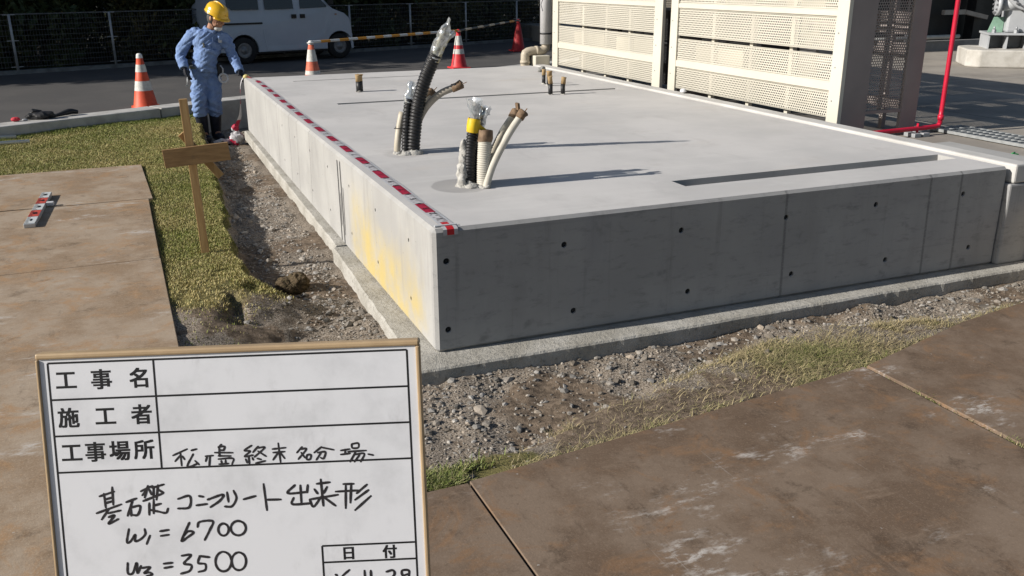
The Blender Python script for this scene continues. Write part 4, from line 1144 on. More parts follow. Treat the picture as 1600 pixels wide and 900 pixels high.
def vl_(x, y0, y1): b.add([(x - lw / 2, y0, .00018), (x + lw / 2, y0, .00018), (x + lw / 2, y1, .00018), (x - lw / 2, y1, .00018)], [(0, 1, 2, 3)])
for y in (-.016, -.0748, -.1335, -.1928, -.4330): hl(.0175, .5795, y)
vl_(.0175, -.433, -.016); vl_(.5795, -.433, -.016); vl_(.1815, -.1928, -.016)
hl(.428, .5795, -.3328); hl(.428, .5795, -.3607); vl_(.428, -.433, -.3328)
bb(b, 'grid_lines', ink)
for grp in ((0, 3), (3, 6), (6, 10), (10, 12)):
  b = MB()
  for ch, x, y, s in (('工', 43.6, -43.8, 33), ('事', 98.6, -44.2, 33), ('名', 156.5, -44.2, 33), ('施', 42.3, -104, 33), ('工', 100, -103.8, 33), ('者', 156.5, -103, 33),
                    ('工', 42.3, -161, 33), ('事', 79.6, -161, 33), ('場', 117.7, -160.8, 33), ('所', 156, -160.4, 33), ('日', 470.2, -347, 23), ('付', 536.5, -347, 23))[grp[0]:grp[1]]:
      vs, fs = glyphs(ch, s / 1000 * 1.02, 0)
      cx = (min(v.x for v in vs) + max(v.x for v in vs)) / 2; cy_ = (min(v.y for v in vs) + max(v.y for v in vs)) / 2
      for q_, (ox, oy) in enumerate(((-.0010, -.0007), (.0010, -.0007), (-.0010, .0007), (.0010, .0007), (0, 0))): b.add([(v.x - cx + x / 1000 + ox, v.y - cy_ + y / 1000 + oy, .00012 + .00002 * q_) for v in vs], fs)
  bb(b, 'printed_text', ink)
PEN_THICK=[[(79.9,-234.1),(103.2,-227.3)],[(87.0,-230.2),(88.1,-252.9)],[(100.9,-220.1),(100.3,-248.6)],[(87.8,-239.7),(100.2,-236.7)],[(88.0,-245.7),(100.3,-242.7)],[(73.0,-261.7),(112.8,-248.7)],[(92.9,-255.5),(80.1,-272.3)],[(91.2,-262.5),(110.9,-258.7)],[(91.3,-269.0),(100.6,-266.6),(90.4,-279.7),(106.3,-272.8)],[(121.1,-245.5),(137.5,-240.0)],[(131.6,-242.2),(121.5,-268.0)],[(127.2,-254.6),(142.2,-252.9),(137.6,-267.0),(127.4,-266.6)],[(127.2,-254.6),(127.2,-268.2)],[(145.7,-228.5),(164.1,-220.5)],[(157.3,-220.2),(150.8,-239.0)],[(154.0,-227.9),(147.4,-235.2)],[(163.9,-223.6),(182.5,-218.9)],[(166.3,-221.8),(164.9,-239.6)],[(173.3,-219.7),(169.2,-243.4)],[(159.1,-226.2),(161.9,-234.7)],[(172.7,-226.8),(181.0,-232.4)],[(148.1,-244.8),(180.2,-233.6)],[(157.3,-248.8),(155.8,-267.9)],[(164.6,-243.2),(162.9,-265.8)],[(163.8,-253.2),(175.5,-250.3)],[(156.5,-259.5),(169.9,-263.0),(182.3,-265.9),(186.3,-258.9)],[(203.4,-243.7),(222.0,-239.8),(220.2,-258.1),(202.2,-259.7)],[(236.8,-240.4),(243.6,-241.9)],[(231.8,-255.7),(248.5,-254.1)],[(250.1,-247.0),(274.7,-239.7),(269.9,-249.1),(253.8,-259.6)],[(281.8,-236.4),(283.0,-252.0)],[(292.3,-234.1),(296.0,-246.6),(288.2,-259.5),(276.7,-259.7)],[(307.3,-249.1),(326.7,-244.4)],[(121.6,-290.3),(116.8,-311.7),(122.6,-310.8),(130.8,-300.3),(130.0,-310.6),(138.9,-307.9),(146.9,-299.9),(146.6,-291.4)],[(154.2,-302.6),(147.9,-316.3)],[(170.8,-296.1),(184.7,-294.4)],[(171.4,-303.9),(184.1,-302.5)],[(218.3,-283.9),(203.9,-313.3),(213.5,-308.2),(224.0,-300.5),(215.4,-298.2),(207.5,-305.5)],[(230.8,-291.7),(234.9,-283.4),(255.6,-283.2),(250.0,-297.4),(240.7,-313.8)],[(275.4,-288.6),(278.3,-291.3),(279.9,-295.2),(279.9,-299.7),(278.2,-303.8),(275.3,-306.8),(271.7,-308.0),(268.1,-307.1),(265.3,-304.5),(263.7,-300.5),(263.7,-296.0),(265.3,-291.9),(268.2,-289.0),(271.8,-287.8),(275.4,-288.6)],[(300.7,-285.6),(304.9,-288.8),(307.2,-293.5),(307.3,-298.8),(305.0,-303.7),(300.9,-307.2),(295.7,-308.6),(290.5,-307.6),(286.3,-304.4),(284.0,-299.6),(283.9,-294.3),(286.2,-289.4),(290.3,-285.9),(295.5,-284.5),(300.7,-285.6)],[(115.1,-346.7),(114.2,-363.6),(121.8,-364.0),(129.3,-347.3),(129.4,-364.3),(135.8,-352.5)],[(136.2,-356.1),(150.1,-355.6),(140.1,-364.8),(147.8,-364.0),(152.6,-367.8),(143.2,-370.3)],[(172.4,-350.6),(186.3,-349.5)],[(172.9,-357.9),(185.8,-356.1)],[(202.1,-338.6),(217.1,-338.1),(205.0,-351.4),(216.3,-355.1),(212.8,-364.6),(198.7,-368.8)],[(230.7,-341.2),(227.6,-351.9),(238.5,-354.4),(237.8,-364.1),(227.0,-367.0)],[(230.3,-340.4),(246.2,-343.1)],[(273.7,-336.3),(278.1,-340.6),(280.5,-347.1),(280.4,-354.4),(277.9,-361.2),(273.5,-366.0),(267.9,-367.9),(262.4,-366.6),(258.0,-362.2),(255.6,-355.8),(255.7,-348.4),(258.2,-341.7),(262.7,-336.9),(268.2,-335.0),(273.7,-336.3)],[(297.9,-338.3),(301.9,-342.2),(304.1,-348.1),(304.0,-354.8),(301.8,-361.0),(297.7,-365.4),(292.7,-367.1),(287.6,-365.9),(283.6,-362.0),(281.5,-356.1),(281.5,-349.4),(283.8,-343.2),(287.9,-338.9),(292.9,-337.1),(297.9,-338.3)],[(340.6,-225.3),(343.3,-268.6)],[(343.9,-251.4),(366.4,-251.9)],[(390.3,-229.1),(378.3,-242.0),(409.6,-241.3)],[(410.8,-230.0),(409.0,-242.1)],[(399.0,-230.0),(399.0,-259.9)],[(387.0,-250.2),(384.7,-260.5),(412.2,-260.5)],[(425.4,-228.5),(446.0,-226.8)],[(432.0,-221.6),(433.8,-265.3)],[(421.1,-237.4),(425.7,-244.7)],[(441.3,-234.4),(435.7,-244.1)],[(412.6,-254.0),(458.1,-248.2)],[(431.7,-249.6),(418.2,-266.0),(412.6,-254.5)],[(435.3,-251.1),(453.3,-266.2)],[(467.8,-230.9),(484.1,-231.1)],[(455.1,-242.8),(491.0,-242.3)],[(471.5,-231.9),(469.4,-270.9)],[(480.3,-231.5),(477.4,-262.1)],[(505.3,-233.3),(488.3,-246.9)],[(507.3,-242.5),(485.2,-257.7)],[(510.6,-252.6),(484.3,-274.9)],[(446.9,-381.9),(449.3,-383.4)],[(469.5,-375.0),(457.3,-386.4),(458.6,-398.4),(468.9,-396.3),(466.8,-388.2),(459.0,-391.8)],[(494.0,-377.5),(494.5,-401.5)],[(504.1,-378.0),(504.2,-402.0)],[(529.4,-381.0),(539.7,-378.9),(541.9,-386.4),(529.6,-401.8),(543.6,-402.0)],[(564.8,-386.2),(555.8,-388.4),(554.9,-380.4),(565.1,-380.1),(566.0,-387.6),(561.4,-403.4)]]
PEN_THIN=[[(200.8,-172.1),(223.6,-162.5)],[(212.6,-166.7),(213.2,-189.2)],[(212.1,-172.6),(203.5,-181.7)],[(215.5,-173.9),(218.5,-179.3)],[(230.2,-165.1),(238.6,-163.1)],[(232.7,-171.1),(222.1,-191.3),(239.6,-186.8)],[(234.9,-182.3),(240.6,-188.7)],[(251.8,-175.5),(263.7,-174.8)],[(254.5,-175.6),(251.6,-183.8)],[(259.1,-174.9),(256.5,-192.7)],[(278.1,-157.3),(273.2,-162.3)],[(273.3,-161.1),(282.9,-160.8),(281.1,-167.3)],[(274.4,-161.1),(274.0,-176.5)],[(267.0,-170.2),(294.9,-171.5)],[(274.1,-166.5),(281.1,-166.8)],[(272.3,-175.9),(291.6,-176.7)],[(271.9,-181.1),(294.7,-180.9),(292.9,-190.3)],[(272.5,-189.4),(287.3,-188.9)],[(276.2,-184.1),(277.0,-189.6)],[(283.1,-183.5),(282.7,-189.1)],[(325.7,-161.0),(313.8,-168.7),(322.8,-170.3),(313.6,-178.6),(327.0,-176.9)],[(320.0,-178.4),(320.4,-190.3)],[(315.1,-183.0),(317.0,-189.0)],[(325.6,-181.1),(326.9,-184.7)],[(335.9,-163.0),(327.3,-172.1)],[(335.0,-165.4),(346.0,-165.4),(329.1,-180.0)],[(335.4,-170.8),(347.4,-179.6)],[(333.5,-182.6),(339.1,-184.5)],[(330.7,-190.3),(345.7,-187.1)],[(358.4,-168.3),(379.1,-166.8)],[(359.2,-174.2),(377.5,-173.3)],[(368.1,-159.2),(370.0,-191.3)],[(367.1,-174.6),(358.4,-186.0)],[(370.6,-174.7),(376.8,-184.4)],[(405.4,-166.7),(396.8,-175.8)],[(402.9,-170.2),(412.0,-170.6),(398.5,-186.6)],[(403.7,-176.1),(408.9,-184.6)],[(412.6,-180.1),(418.8,-180.3),(417.0,-187.4),(411.5,-187.1),(412.6,-180.1)],[(436.2,-168.1),(424.3,-177.0)],[(436.2,-168.8),(455.4,-173.6)],[(430.0,-177.3),(441.9,-176.6),(438.6,-187.1),(434.1,-185.7)],[(435.0,-177.5),(427.0,-189.0)],[(466.8,-175.3),(480.7,-173.5)],[(466.4,-181.9),(480.8,-180.6)],[(473.8,-173.7),(473.4,-181.5)],[(484.6,-165.4),(494.9,-164.6),(494.6,-171.7),(485.4,-171.8),(484.6,-165.4)],[(478.2,-177.7),(506.9,-177.0)],[(490.0,-179.1),(480.7,-194.4)],[(488.2,-182.8),(503.7,-182.1),(497.5,-195.1)],[(496.2,-183.7),(487.6,-194.7)],[(510.1,-183.1),(518.0,-185.1)]]

marker = simple('black_marker', (.016, .014, .016), (.03, .028, .03), 200, .45)
def pen(strokes, wd):
    b = MB(); k = 0
    for st_ in strokes:
        P = [np.array((x / 1000, y / 1000, 0)) for x, y in st_]
        P = spline(P, .0012) if len(P) > 2 else [P[0] + (P[1] - P[0]) * t_ for t_ in np.linspace(0, 1, 8)]
        zz = .00026 + .00001 * (k % 15); k += 1; m_ = len(P)
        L, Rr = [], []
        for i in range(m_):
            d = P[min(i + 1, m_ - 1)] - P[max(i - 1, 0)]; d = d / (np.linalg.norm(d) + 1e-9); nn = np.array((-d[1], d[0], 0))
            ww = wd * (.85 + .3 * vn(i * .35, k * 3.1, 1, 2)) * (.75 if i in (0, m_ - 1) else 1)
            L.append(P[i] + nn * ww / 2 + (0, 0, zz)); Rr.append(P[i] - nn * ww / 2 + (0, 0, zz))
        b.add(L + Rr, [(i, m_ + i, m_ + i + 1, i + 1) for i in range(m_ - 1)])
        for e in (0, m_ - 1):
            b.add([P[e] + np.array((math.cos(a) * wd * .42, math.sin(a) * wd * .42, zz + .000004)) for a in np.linspace(0, 2 * math.pi, 9)[:-1]], [tuple(range(8))])
    return b
bb(pen(PEN_THICK, .0040), 'handwriting', marker)
bb(pen(PEN_THIN, .0033), 'handwriting', marker)
for xx in (.06, .54):
    p = BM @ Vector((xx, -.43, -.015)); q = Vector((p.x, p.y, .073)) + Vector((.02, .10, 0))
    b = MB(); b.bar(p + Vector((0, 0, .25)) + Vector((.015, .055, 0)), q, .02, .02); b.build('leg', alu, wbd)
p = BM @ Vector((.3, -.1, -.022)); b = MB(); b.bar(p, (p.x + .16, p.y + .42, .073), .02, .02); b.build('rear_leg', alu, wbd)
# ---------------------------------------------------------------- worker
skin = simple('skin', (.36, .20, .135), (.30, .155, .10), 12, .55)
def cloth(nm, c1, c2):
    t = Mt(nm)
    n1, n2 = t.noise(13, 5, .6), t.noise(16, 5, .6, stretch=(1, 1, .45), dist=1.2)
    n3 = t.noise(420, 2)
    return t.out(t.mix(n1.step(.3, .7), c1, c2), .85, n2 * .9 + n3 * .1, .55, .03, spec=.15)
blue = cloth('work_blue_cloth', (.185, .27, .46), (.135, .205, .385))
blue2 = cloth('work_blue_trousers', (.19, .275, .46), (.14, .21, .38))
navy = simple('dark_rubber', (.018, .022, .035), (.012, .014, .022), 20, .5)
navyg = simple('dark_glove', (.016, .018, .026), (.010, .011, .016), 40, .75)
helm_y = simple('helmet_yellow', (.66, .39, .015), (.60, .34, .012), 5, .22, spec=.6)
wk = thing('person', (-.38, 7.5, -.17), 'worker in blue workwear and yellow helmet bending towards the far slab corner', 'person')
def fuse(b, name, m, voxel, sm=6, parent=wk, wrinkle=0, seed=0):
    o = b.build(name, m)
    r = o.modifiers.new('remesh', 'REMESH'); r.mode = 'VOXEL'; r.voxel_size = voxel
    s_ = o.modifiers.new('smooth', 'SMOOTH'); s_.factor = .5; s_.iterations = sm
    bake(o); smoothed(o)
    me = o.data
    if len(me.materials) == 0: me.materials.append(m)
    me.polygons.foreach_set('material_index', [0] * len(me.polygons))
    if wrinkle:
        a = np.empty(len(me.vertices) * 3); me.vertices.foreach_get('co', a); a = a.reshape(-1, 3)
        nn = np.empty(len(me.vertices) * 3); me.vertices.foreach_get('normal', nn); nn = nn.reshape(-1, 3)
        f = 1.1 * (vn(a[:, 2] * 2.3 + a[:, 0] * 1.1, a[:, 1] * .5 + a[:, 0] * .5, 14, seed) - .5) + .8 * (vn(a[:, 2] * 2.2 - a[:, 0] * 1.6, a[:, 1] * .8, 22, seed + 1) - .5); f = np.sign(f) * np.abs(f) ** .8
        a += nn * (f * wrinkle)[:, None]
        me.vertices.foreach_set('co', a.reshape(-1))
    me.update()
    return put(o, parent)
hipL, knL, anL, toL = (-.435, 7.49, .63), (-.475, 7.40, .31), (-.452, 7.49, -.07), (-.425, 7.34, -.135)
hipR, knR, anR, toR = (-.285, 7.50, .63), (-.300, 7.43, .30), (-.308, 7.55, -.07), (-.270, 7.41, -.135)
pel, wst, cst = (-.37, 7.51, .66), (-.352, 7.475, .76), (-.305, 7.425, .93)
nkb, hd = (-.250, 7.375, 1.10), (-.195, 7.30, 1.222)
sL, eL, wL, tL = (-.455, 7.46, 1.035), (-.598, 7.50, .85), (-.590, 7.39, .69), (-.580, 7.35, .60)
sR, eR, wR, tR = (-.120, 7.37, .995), (-.055, 7.36, .815), (-.008, 7.20, .645), (.035, 7.10, .56)
fdir = Vector((.60, -.68, -.40)).normalized()
hx_ = fdir.cross(Vector((0, 0, 1))).normalized(); hz_ = hx_.cross(fdir)
HM = Matrix((hx_, fdir, hz_)).transposed()          # head axes: x side, y face, z crown
hp = lambda x, y, z: tuple(Vector(hd) + HM @ Vector((x, y, z)))
# one continuous body
b = MB()
b.ell(hp(0, 0, .015), (.076, .095, .105), M=HM); b.ell(hp(0, .035, -.055), (.056, .060, .060), M=HM)
b.ell(hp(0, .098, -.008), (.012, .022, .022), M=HM); b.ell(hp(0, .088, .018), (.045, .014, .010), M=HM)
b.ell(hp(0, .088, -.055), (.024, .012, .007), M=HM); b.ell(hp(0, .083, -.068), (.022, .012, .007), M=HM); b.ell(hp(0, .075, -.098), (.024, .02, .016), M=HM)
for s_ in (-1, 1): b.ell(hp(s_ * .078, -.005, 0), (.010, .022, .032), M=HM); b.ell(hp(s_ * .038, .075, -.03), (.02, .018, .018), M=HM)
b.tube([hp(0, -.02, -.06), nkb, cst], [.050, .055, .08], 14)
b.ell(cst, (.135, .09, .16)); b.ell(pel, (.09, .06, .09)); b.tube([cst, wst, pel], [.115, .11, .12], 16)
for a_, e_, w_ in ((sL, eL, wL), (sR, eR, wR)): b.tube(spline([cst[:2] + (sL[2],), a_, e_, w_], .05), np.interp(np.linspace(0, 1, len(spline([cst[:2] + (sL[2],), a_, e_, w_], .05))), [0, .4, .7, 1], [.06, .048, .036, .026]), 12)
for a_, e_, w_, t_ in ((hipL, knL, anL, toL), (hipR, knR, anR, toR)): b.tube(spline([pel, a_, e_, w_], .06), np.interp(np.linspace(0, 1, len(spline([pel, a_, e_, w_], .06))), [0, .25, .6, 1], [.05, .045, .042, .036]), 12); b.tube([w_, t_], [.038, .034], 10)
fuse(b, 'body', skin, .0075, 3)
for s_ in (-1, 1):
    b = MB(); b.ell(hp(s_ * .030, .088, .003), (.011, .006, .005), M=HM); b.build('eye', simple('eye_dark', (.03, .02, .018), rough=.3), wk)
    b = MB(); b.ell(hp(s_ * .032, .090, .026), (.018, .006, .004), M=HM); b.build('eyebrow', simple('grey_hair', (.10, .095, .09), rough=.8), wk)
b = MB(); b.ell(hp(0, -.028, -.005), (.081, .078, .085), M=HM); b.build('hair', simple('dark_hair', (.03, .028, .027), (.09, .088, .085), 30, .8), wk)
b = MB(); b.ell(hp(0, .056, -.090), (.052, .046, .034), M=HM); fuse(b, 'chin_mask', simple('white_mask', (.58, .58, .57), rough=.8), .006, 2)
# helmet
b = MB()
prof = [(.122, .0), (.124, .010), (.118, .014), (.116, .040), (.108, .072), (.091, .099), (.063, .118), (.03, .128), (0, .130)]
b.lathe(prof, (0, 0, 0), 32)
b.v = [hp(x * .98, y * 1.16 - .005, z + .045 - .03 * y) for x, y, z in b.v]
hl_ = b.build('helmet', helm_y, wk)
b = MB(); vs_ = []
for a in np.linspace(R(25), R(155), 16):
    for rr_, zz_ in ((1.0, .006), (1.26, -.012)): vs_.append(hp(.120 * math.cos(a) * (1 + (rr_ - 1) * .35), .120 * math.sin(a) * 1.16 * rr_ - .005, zz_ + .045 - .03 * .120 * math.sin(a)))
b.add(vs_, [(2 * i, 2 * i + 1, 2 * i + 3, 2 * i + 2) for i in range(15)], 0, True)
pk = b.build('peak', helm_y, hl_ if False else wk); md = pk.modifiers.new('thick', 'SOLIDIFY'); md.thickness = .005
b = MB(); P = [hp(0, y * 1.16 * .98, z + .046 - .03 * y) for y, z in [(math.cos(a) * .112, math.sin(a) * .126 + .008) for a in np.linspace(R(12), R(168), 18)]]
b.tube(P, .011, 8, sq=(1, .6)); b.build('helmet_ridge', helm_y, wk)
b = MB(); b.tube([hp(math.cos(a) * .122, math.sin(a) * .122 * 1.16 - .005, .046 - .03 * .122 * math.sin(a)) for a in np.linspace(R(-200), R(20), 26)], .008, 8)
for s_ in (-1, 1): b.tube([hp(s_ * .10, .02, .03), hp(s_ * .082, .03, -.05), hp(s_ * .02, .05, -.125)], .006, 6)
b.build('chin_strap', black, wk)
# jacket
b = MB()
b.ell(cst, (.165, .118, .175)); b.ell((-.287, 7.415, 1.025), (.168, .105, .085), M=Matrix.Rotation(R(4), 3, 'Y')); b.tube([cst, wst, (-.36, 7.50, .675)], [.165, .172, .174], 20, sq=(1, .78))
b.tube([(-.282, 7.42, 1.04), (-.256, 7.385, 1.115)], [.085, .066], 16)
for a_, e_, w_ in ((sL, eL, wL), (sR, eR, wR)):
    P = spline([(a_[0] * .6 + cst[0] * .4, a_[1], a_[2] + .005), a_, e_, w_], .03); b.tube(P, np.interp(np.linspace(0, 1, len(P)), [0, .25, .62, .92, 1], [.082, .072, .060, .054, .050]), 14)
fuse(b, 'jacket', blue, .0085, 4, wrinkle=.015, seed=3)
b = MB(); b.tube([(-.305, 7.335, 1.105), (-.24, 7.305, 1.07), (-.190, 7.345, 1.10)], .018, 10); b.tube([(-.33, 7.39, 1.115), (-.305, 7.335, 1.105)], .018, 10); fuse(b, 'collar', blue, .008, 2)
b = MB(); b.bar((-.250, 7.305, 1.02), (-.305, 7.330, .70), .012, .006); b.build('placket', blue2, wk)
b = MB(); b.box((-.195, 7.303, .955), (-.160, 7.312, 1.0)); b.build('name_badge', simple('badge', (.5, .52, .55), rough=.3), wk)
b = MB(); b.bar((-.36, 7.312, .955), (-.347, 7.312, .84), .032, .014); b.build('pen_pocket', simple('tan_pocket', (.24, .23, .17), rough=.8), wk)
for w_, e_ in ((wL, eL), (wR, eR)):
    d = (Vector(w_) - Vector(e_)).normalized(); b = MB(); b.tube([Vector(w_) - d * .035, Vector(w_) + d * .012], .053, 16); fuse(b, 'cuff', blue2, .007, 2)
# trousers, belt, boots
b = MB(); b.ell((-.36, 7.50, .63), (.168, .125, .115))
for a_, e_, w_ in ((hipL, knL, anL), (hipR, knR, anR)):
    m_ = tuple(e_[i] + (w_[i] - e_[i]) * .42 for i in range(3))
    P = spline([(a_[0] * .8 + pel[0] * .2, a_[1], a_[2] + .03), (a_[0], a_[1] - .01, .52), e_, m_], .03); b.tube(P, np.interp(np.linspace(0, 1, len(P)), [0, .3, .7, 1], [.10, .095, .082, .084]), 16)
fuse(b, 'trousers', blue2, .0085, 3, wrinkle=.016, seed=9)
b = MB(); b.tube([(-.36 + .160 * math.cos(a), 7.50 + .130 * math.sin(a), .685 + .01 * math.cos(a)) for a in np.linspace(0, 2 * math.pi, 33)], .016, 8, cap=False, sq=(.5, 1.3)); b.build('belt', simple('khaki_belt', (.17, .18, .15), rough=.7), wk)
b = MB(); b.box((-.40, 7.355, .668), (-.355, 7.368, .705)); b.build('buckle', galv, wk)
b = MB(); b.box((-.235, 7.40, .57), (-.185, 7.47, .72)); b.build('tool_pouch', black, wk, bevel=.012)
b = MB(); b.tube([(-.175 + .048 * math.cos(a), 7.385 + .012 * math.sin(a), .555 + .048 * math.sin(a)) for a in np.linspace(0, 2 * math.pi, 25)], .011, 8, cap=False); b.tube([(-.195, 7.40, .70), (-.17, 7.385, .66), (-.178, 7.385, .60)], .007, 8); b.build('hanging_hook', wpv, wk)
b = MB(); b.tube([(-.568, 7.33, .60), (-.575, 7.32, .54), (-.58, 7.32, .505)], .007, 8); b.box((-.597, 7.313, .49), (-.562, 7.325, .507)); b.build('key_tool', galv, wk)
for a_, w_, t_ in ((knL, anL, toL), (knR, anR, toR)):
    m_ = tuple(a_[i] + (w_[i] - a_[i]) * .35 for i in range(3)); b = MB()
    tp_ = (Vector(t_) - Vector(w_)); tp_.z = 0; tp_.normalize()
    b.tube([m_, w_, (w_[0], w_[1], -.12)], [.074, .058, .058], 16); hl3 = Vector((w_[0], w_[1], -.125))
    b.tube([hl3 - tp_ * .03, hl3 + tp_ * .07, hl3 + tp_ * .15, hl3 + tp_ * .185], [.048, .05, .048, .03], 14)
    fuse(b, 'rubber_boot', navy, .009, 3)
# gloved hands, five separate fingers
def hand(w_, t_, palm_n, name, seed, curl):
    W, T_ = Vector(w_), Vector(t_); d = (T_ - W).normalized(); n = Vector(palm_n); n = (n - d * n.dot(d)).normalized(); sd_ = d.cross(n)
    b = MB()
    b.tube([W - d * .02, W + d * .02], [.036, .034], 12)
    b.ell(W + d * .055, (.042, .020, .050), M=Matrix((sd_, n, d)).transposed())
    for k, (off, L) in enumerate(((-.031, .070), (-.0105, .080), (.0105, .075), (.030, .060))):
        p = W + d * .085 + sd_ * off; q = p + d * L * .42 + n * L * .12 * curl; r_ = q + d * L * .25 + n * L * .30 * curl; e = r_ + d * L * .05 + n * L * .30 * curl
        b.tube([p - d * .02, p, q, r_, e], [.0105, .0105, .0098, .0092, .0078], 10)
    p = W + d * .035 - sd_ * .036; b.tube([W + d * .025 - sd_ * .015, p, p + d * .03 - sd_ * .020 + n * .012, p + d * .055 - sd_ * .022 + n * .022], [.015, .0135, .012, .009], 10)
    fuse(b, name, navyg, .0042, 2)
hand(wL, tL, (.75, .1, .2), 'glove', 1, 1.0)
hand(wR, tR, (-.2, -.4, -.8), 'glove', 2, .8)

# ---------------------------------------------------------------- loose gravel
def ico():
    bm = bmesh.new(); bmesh.ops.create_icosphere(bm, subdivisions=1, radius=1)
    v = np.array([x.co[:] for x in bm.verts]); f = np.array([[x.index for x in p.verts] for p in bm.faces]); bm.free(); return v, f
IV, IF = ico()
def stones(name, px, py, size, cols, mat, sink=.25, seed=1):
    g = np.random.default_rng(seed); n = len(px)
    base = IV[None] * (1 + (g.random((n, len(IV), 1)) - .5) * .55)
    sc = size[:, None] * np.stack([.7 + .6 * g.random(n), .55 + .5 * g.random(n), .35 + .4 * g.random(n)], 1)
    v = base * sc[:, None]
    a, c_ = g.random(n) * 6.283, (g.random(n) - .5) * 1.4
    ca, sa, cc, sc2 = np.cos(a), np.sin(a), np.cos(c_), np.sin(c_)
    y_, z_ = v[..., 1] * cc[:, None] - v[..., 2] * sc2[:, None], v[..., 1] * sc2[:, None] + v[..., 2] * cc[:, None]
    x_, y2 = v[..., 0] * ca[:, None] - y_ * sa[:, None], v[..., 0] * sa[:, None] + y_ * ca[:, None]
    z0 = ground_z(px, py) + size * (.5 - sink) * .6
    V_ = np.stack([x_ + px[:, None], y2 + py[:, None], z_ + z0[:, None]], -1).reshape(-1, 3)
    F_ = (IF[None] + (np.arange(n) * len(IV))[:, None, None]).reshape(-1, 3)
    me = bpy.data.meshes.new(name)
    me.vertices.add(len(V_)); me.vertices.foreach_set('co', V_.astype(np.float32).reshape(-1))
    me.loops.add(F_.size); me.loops.foreach_set('vertex_index', F_.reshape(-1).astype(np.int32))
    me.polygons.add(len(F_)); me.polygons.foreach_set('loop_start', np.arange(0, F_.size, 3, dtype=np.int32))
    me.update(calc_edges=True)
    at = me.attributes.new('tone', 'FLOAT_COLOR', 'POINT')
    at.data.foreach_set('color', np.concatenate([np.repeat(cols, len(IV), 0), np.ones((n * len(IV), 1))], 1).astype(np.float32).reshape(-1))
    me.polygons.foreach_set('use_smooth', [False] * len(me.polygons))
    me.materials.append(mat)
    o = bpy.data.objects.new(name, me); COL.objects.link(o); o['kind'] = 'stuff'
    return o
t = Mt('gravel_stone')
at_ = t.nt.nodes.new('ShaderNodeAttribute'); at_.attribute_name = 'tone'
gcol = t.mix((t.noise(160, 4).step(.3, .7)) * .5, V(t.nt, at_.outputs[0]), (.10, .085, .065)); gs_m = t.out(gcol, .9)
def outside_slab(x, y):
    return ~((x > -.128) & (y > -.16) & (y < 6.97))
N = 150000
px = rng.uniform(-1.25, 4.0, N); py = rng.uniform(-1.25, 8.3, N)
L_, F_ = lawn_mask(px, py), strip_mask(px, py)
dens = (1 - L_) * (1 - .93 * F_) * (.30 + .7 * sst(vn(px, py, 2.1, 11) + .35 * vn(px, py, 8, 12), .95, .60))
dens = dens * np.where(py > 2, 1.0, 1.0)
dens = dens * np.where((px < -.35) & (py < 1.45) & (py > .35), .45 * sst(px, -.85, -.35) + .02, 1)
dens = np.where(py < plate_edge(px) + .01, 0, dens)
keep = (rng.random(N) < dens) & outside_slab(px, py) & (py < kerb_y(px) - .02) & (px < 3.95)
px, py = px[keep], py[keep]
sz = .0035 + .007 * rng.random(len(px)) ** 2.2
big = rng.random(len(px)) < .05; sz[big] *= rng.uniform(1.4, 3.2, big.sum())
patch = vn(px, py, 3.2, 15) > .62
sz = np.where(patch & (rng.random(len(px)) < .18), sz * 1.7, sz)
tone = np.clip(.22 + .12 * sst(py, .8, 1.8) * (px < 0) + .07 * rng.normal(size=len(px)), .06, .40)
pale = rng.random(len(px)) < .07; tone[pale] = rng.uniform(.34, .50, pale.sum())
hue = rng.random((len(px), 1))
colz = tone[:, None] * (np.array([1, .84, .67]) * hue + np.array([1, .95, .87]) * (1 - hue))
stones('gravel', px, py, sz, colz, gs_m)
# a few larger rocks, pale chips and crumbs on lawn and footing
m_ = 420
px = np.concatenate([rng.uniform(-.55, -.16, m_), rng.uniform(-.3, 3.8, m_)]); py = np.concatenate([rng.uniform(.6, 7, m_), rng.uniform(-.9, -.18, m_)])
ok = (strip_mask(px, py) < .5) & (lawn_mask(px, py) < .5) & (py > plate_edge(px) + .03) & (rng.random(2 * m_) < .55)
px, py = px[ok], py[ok]; sz = rng.uniform(.010, .022, len(px)); tn = rng.uniform(.16, .36, len(px))
stones('coarse_gravel', px, py, sz, tn[:, None] * np.array([[1, .96, .90]]), gs_m, .35, 4)

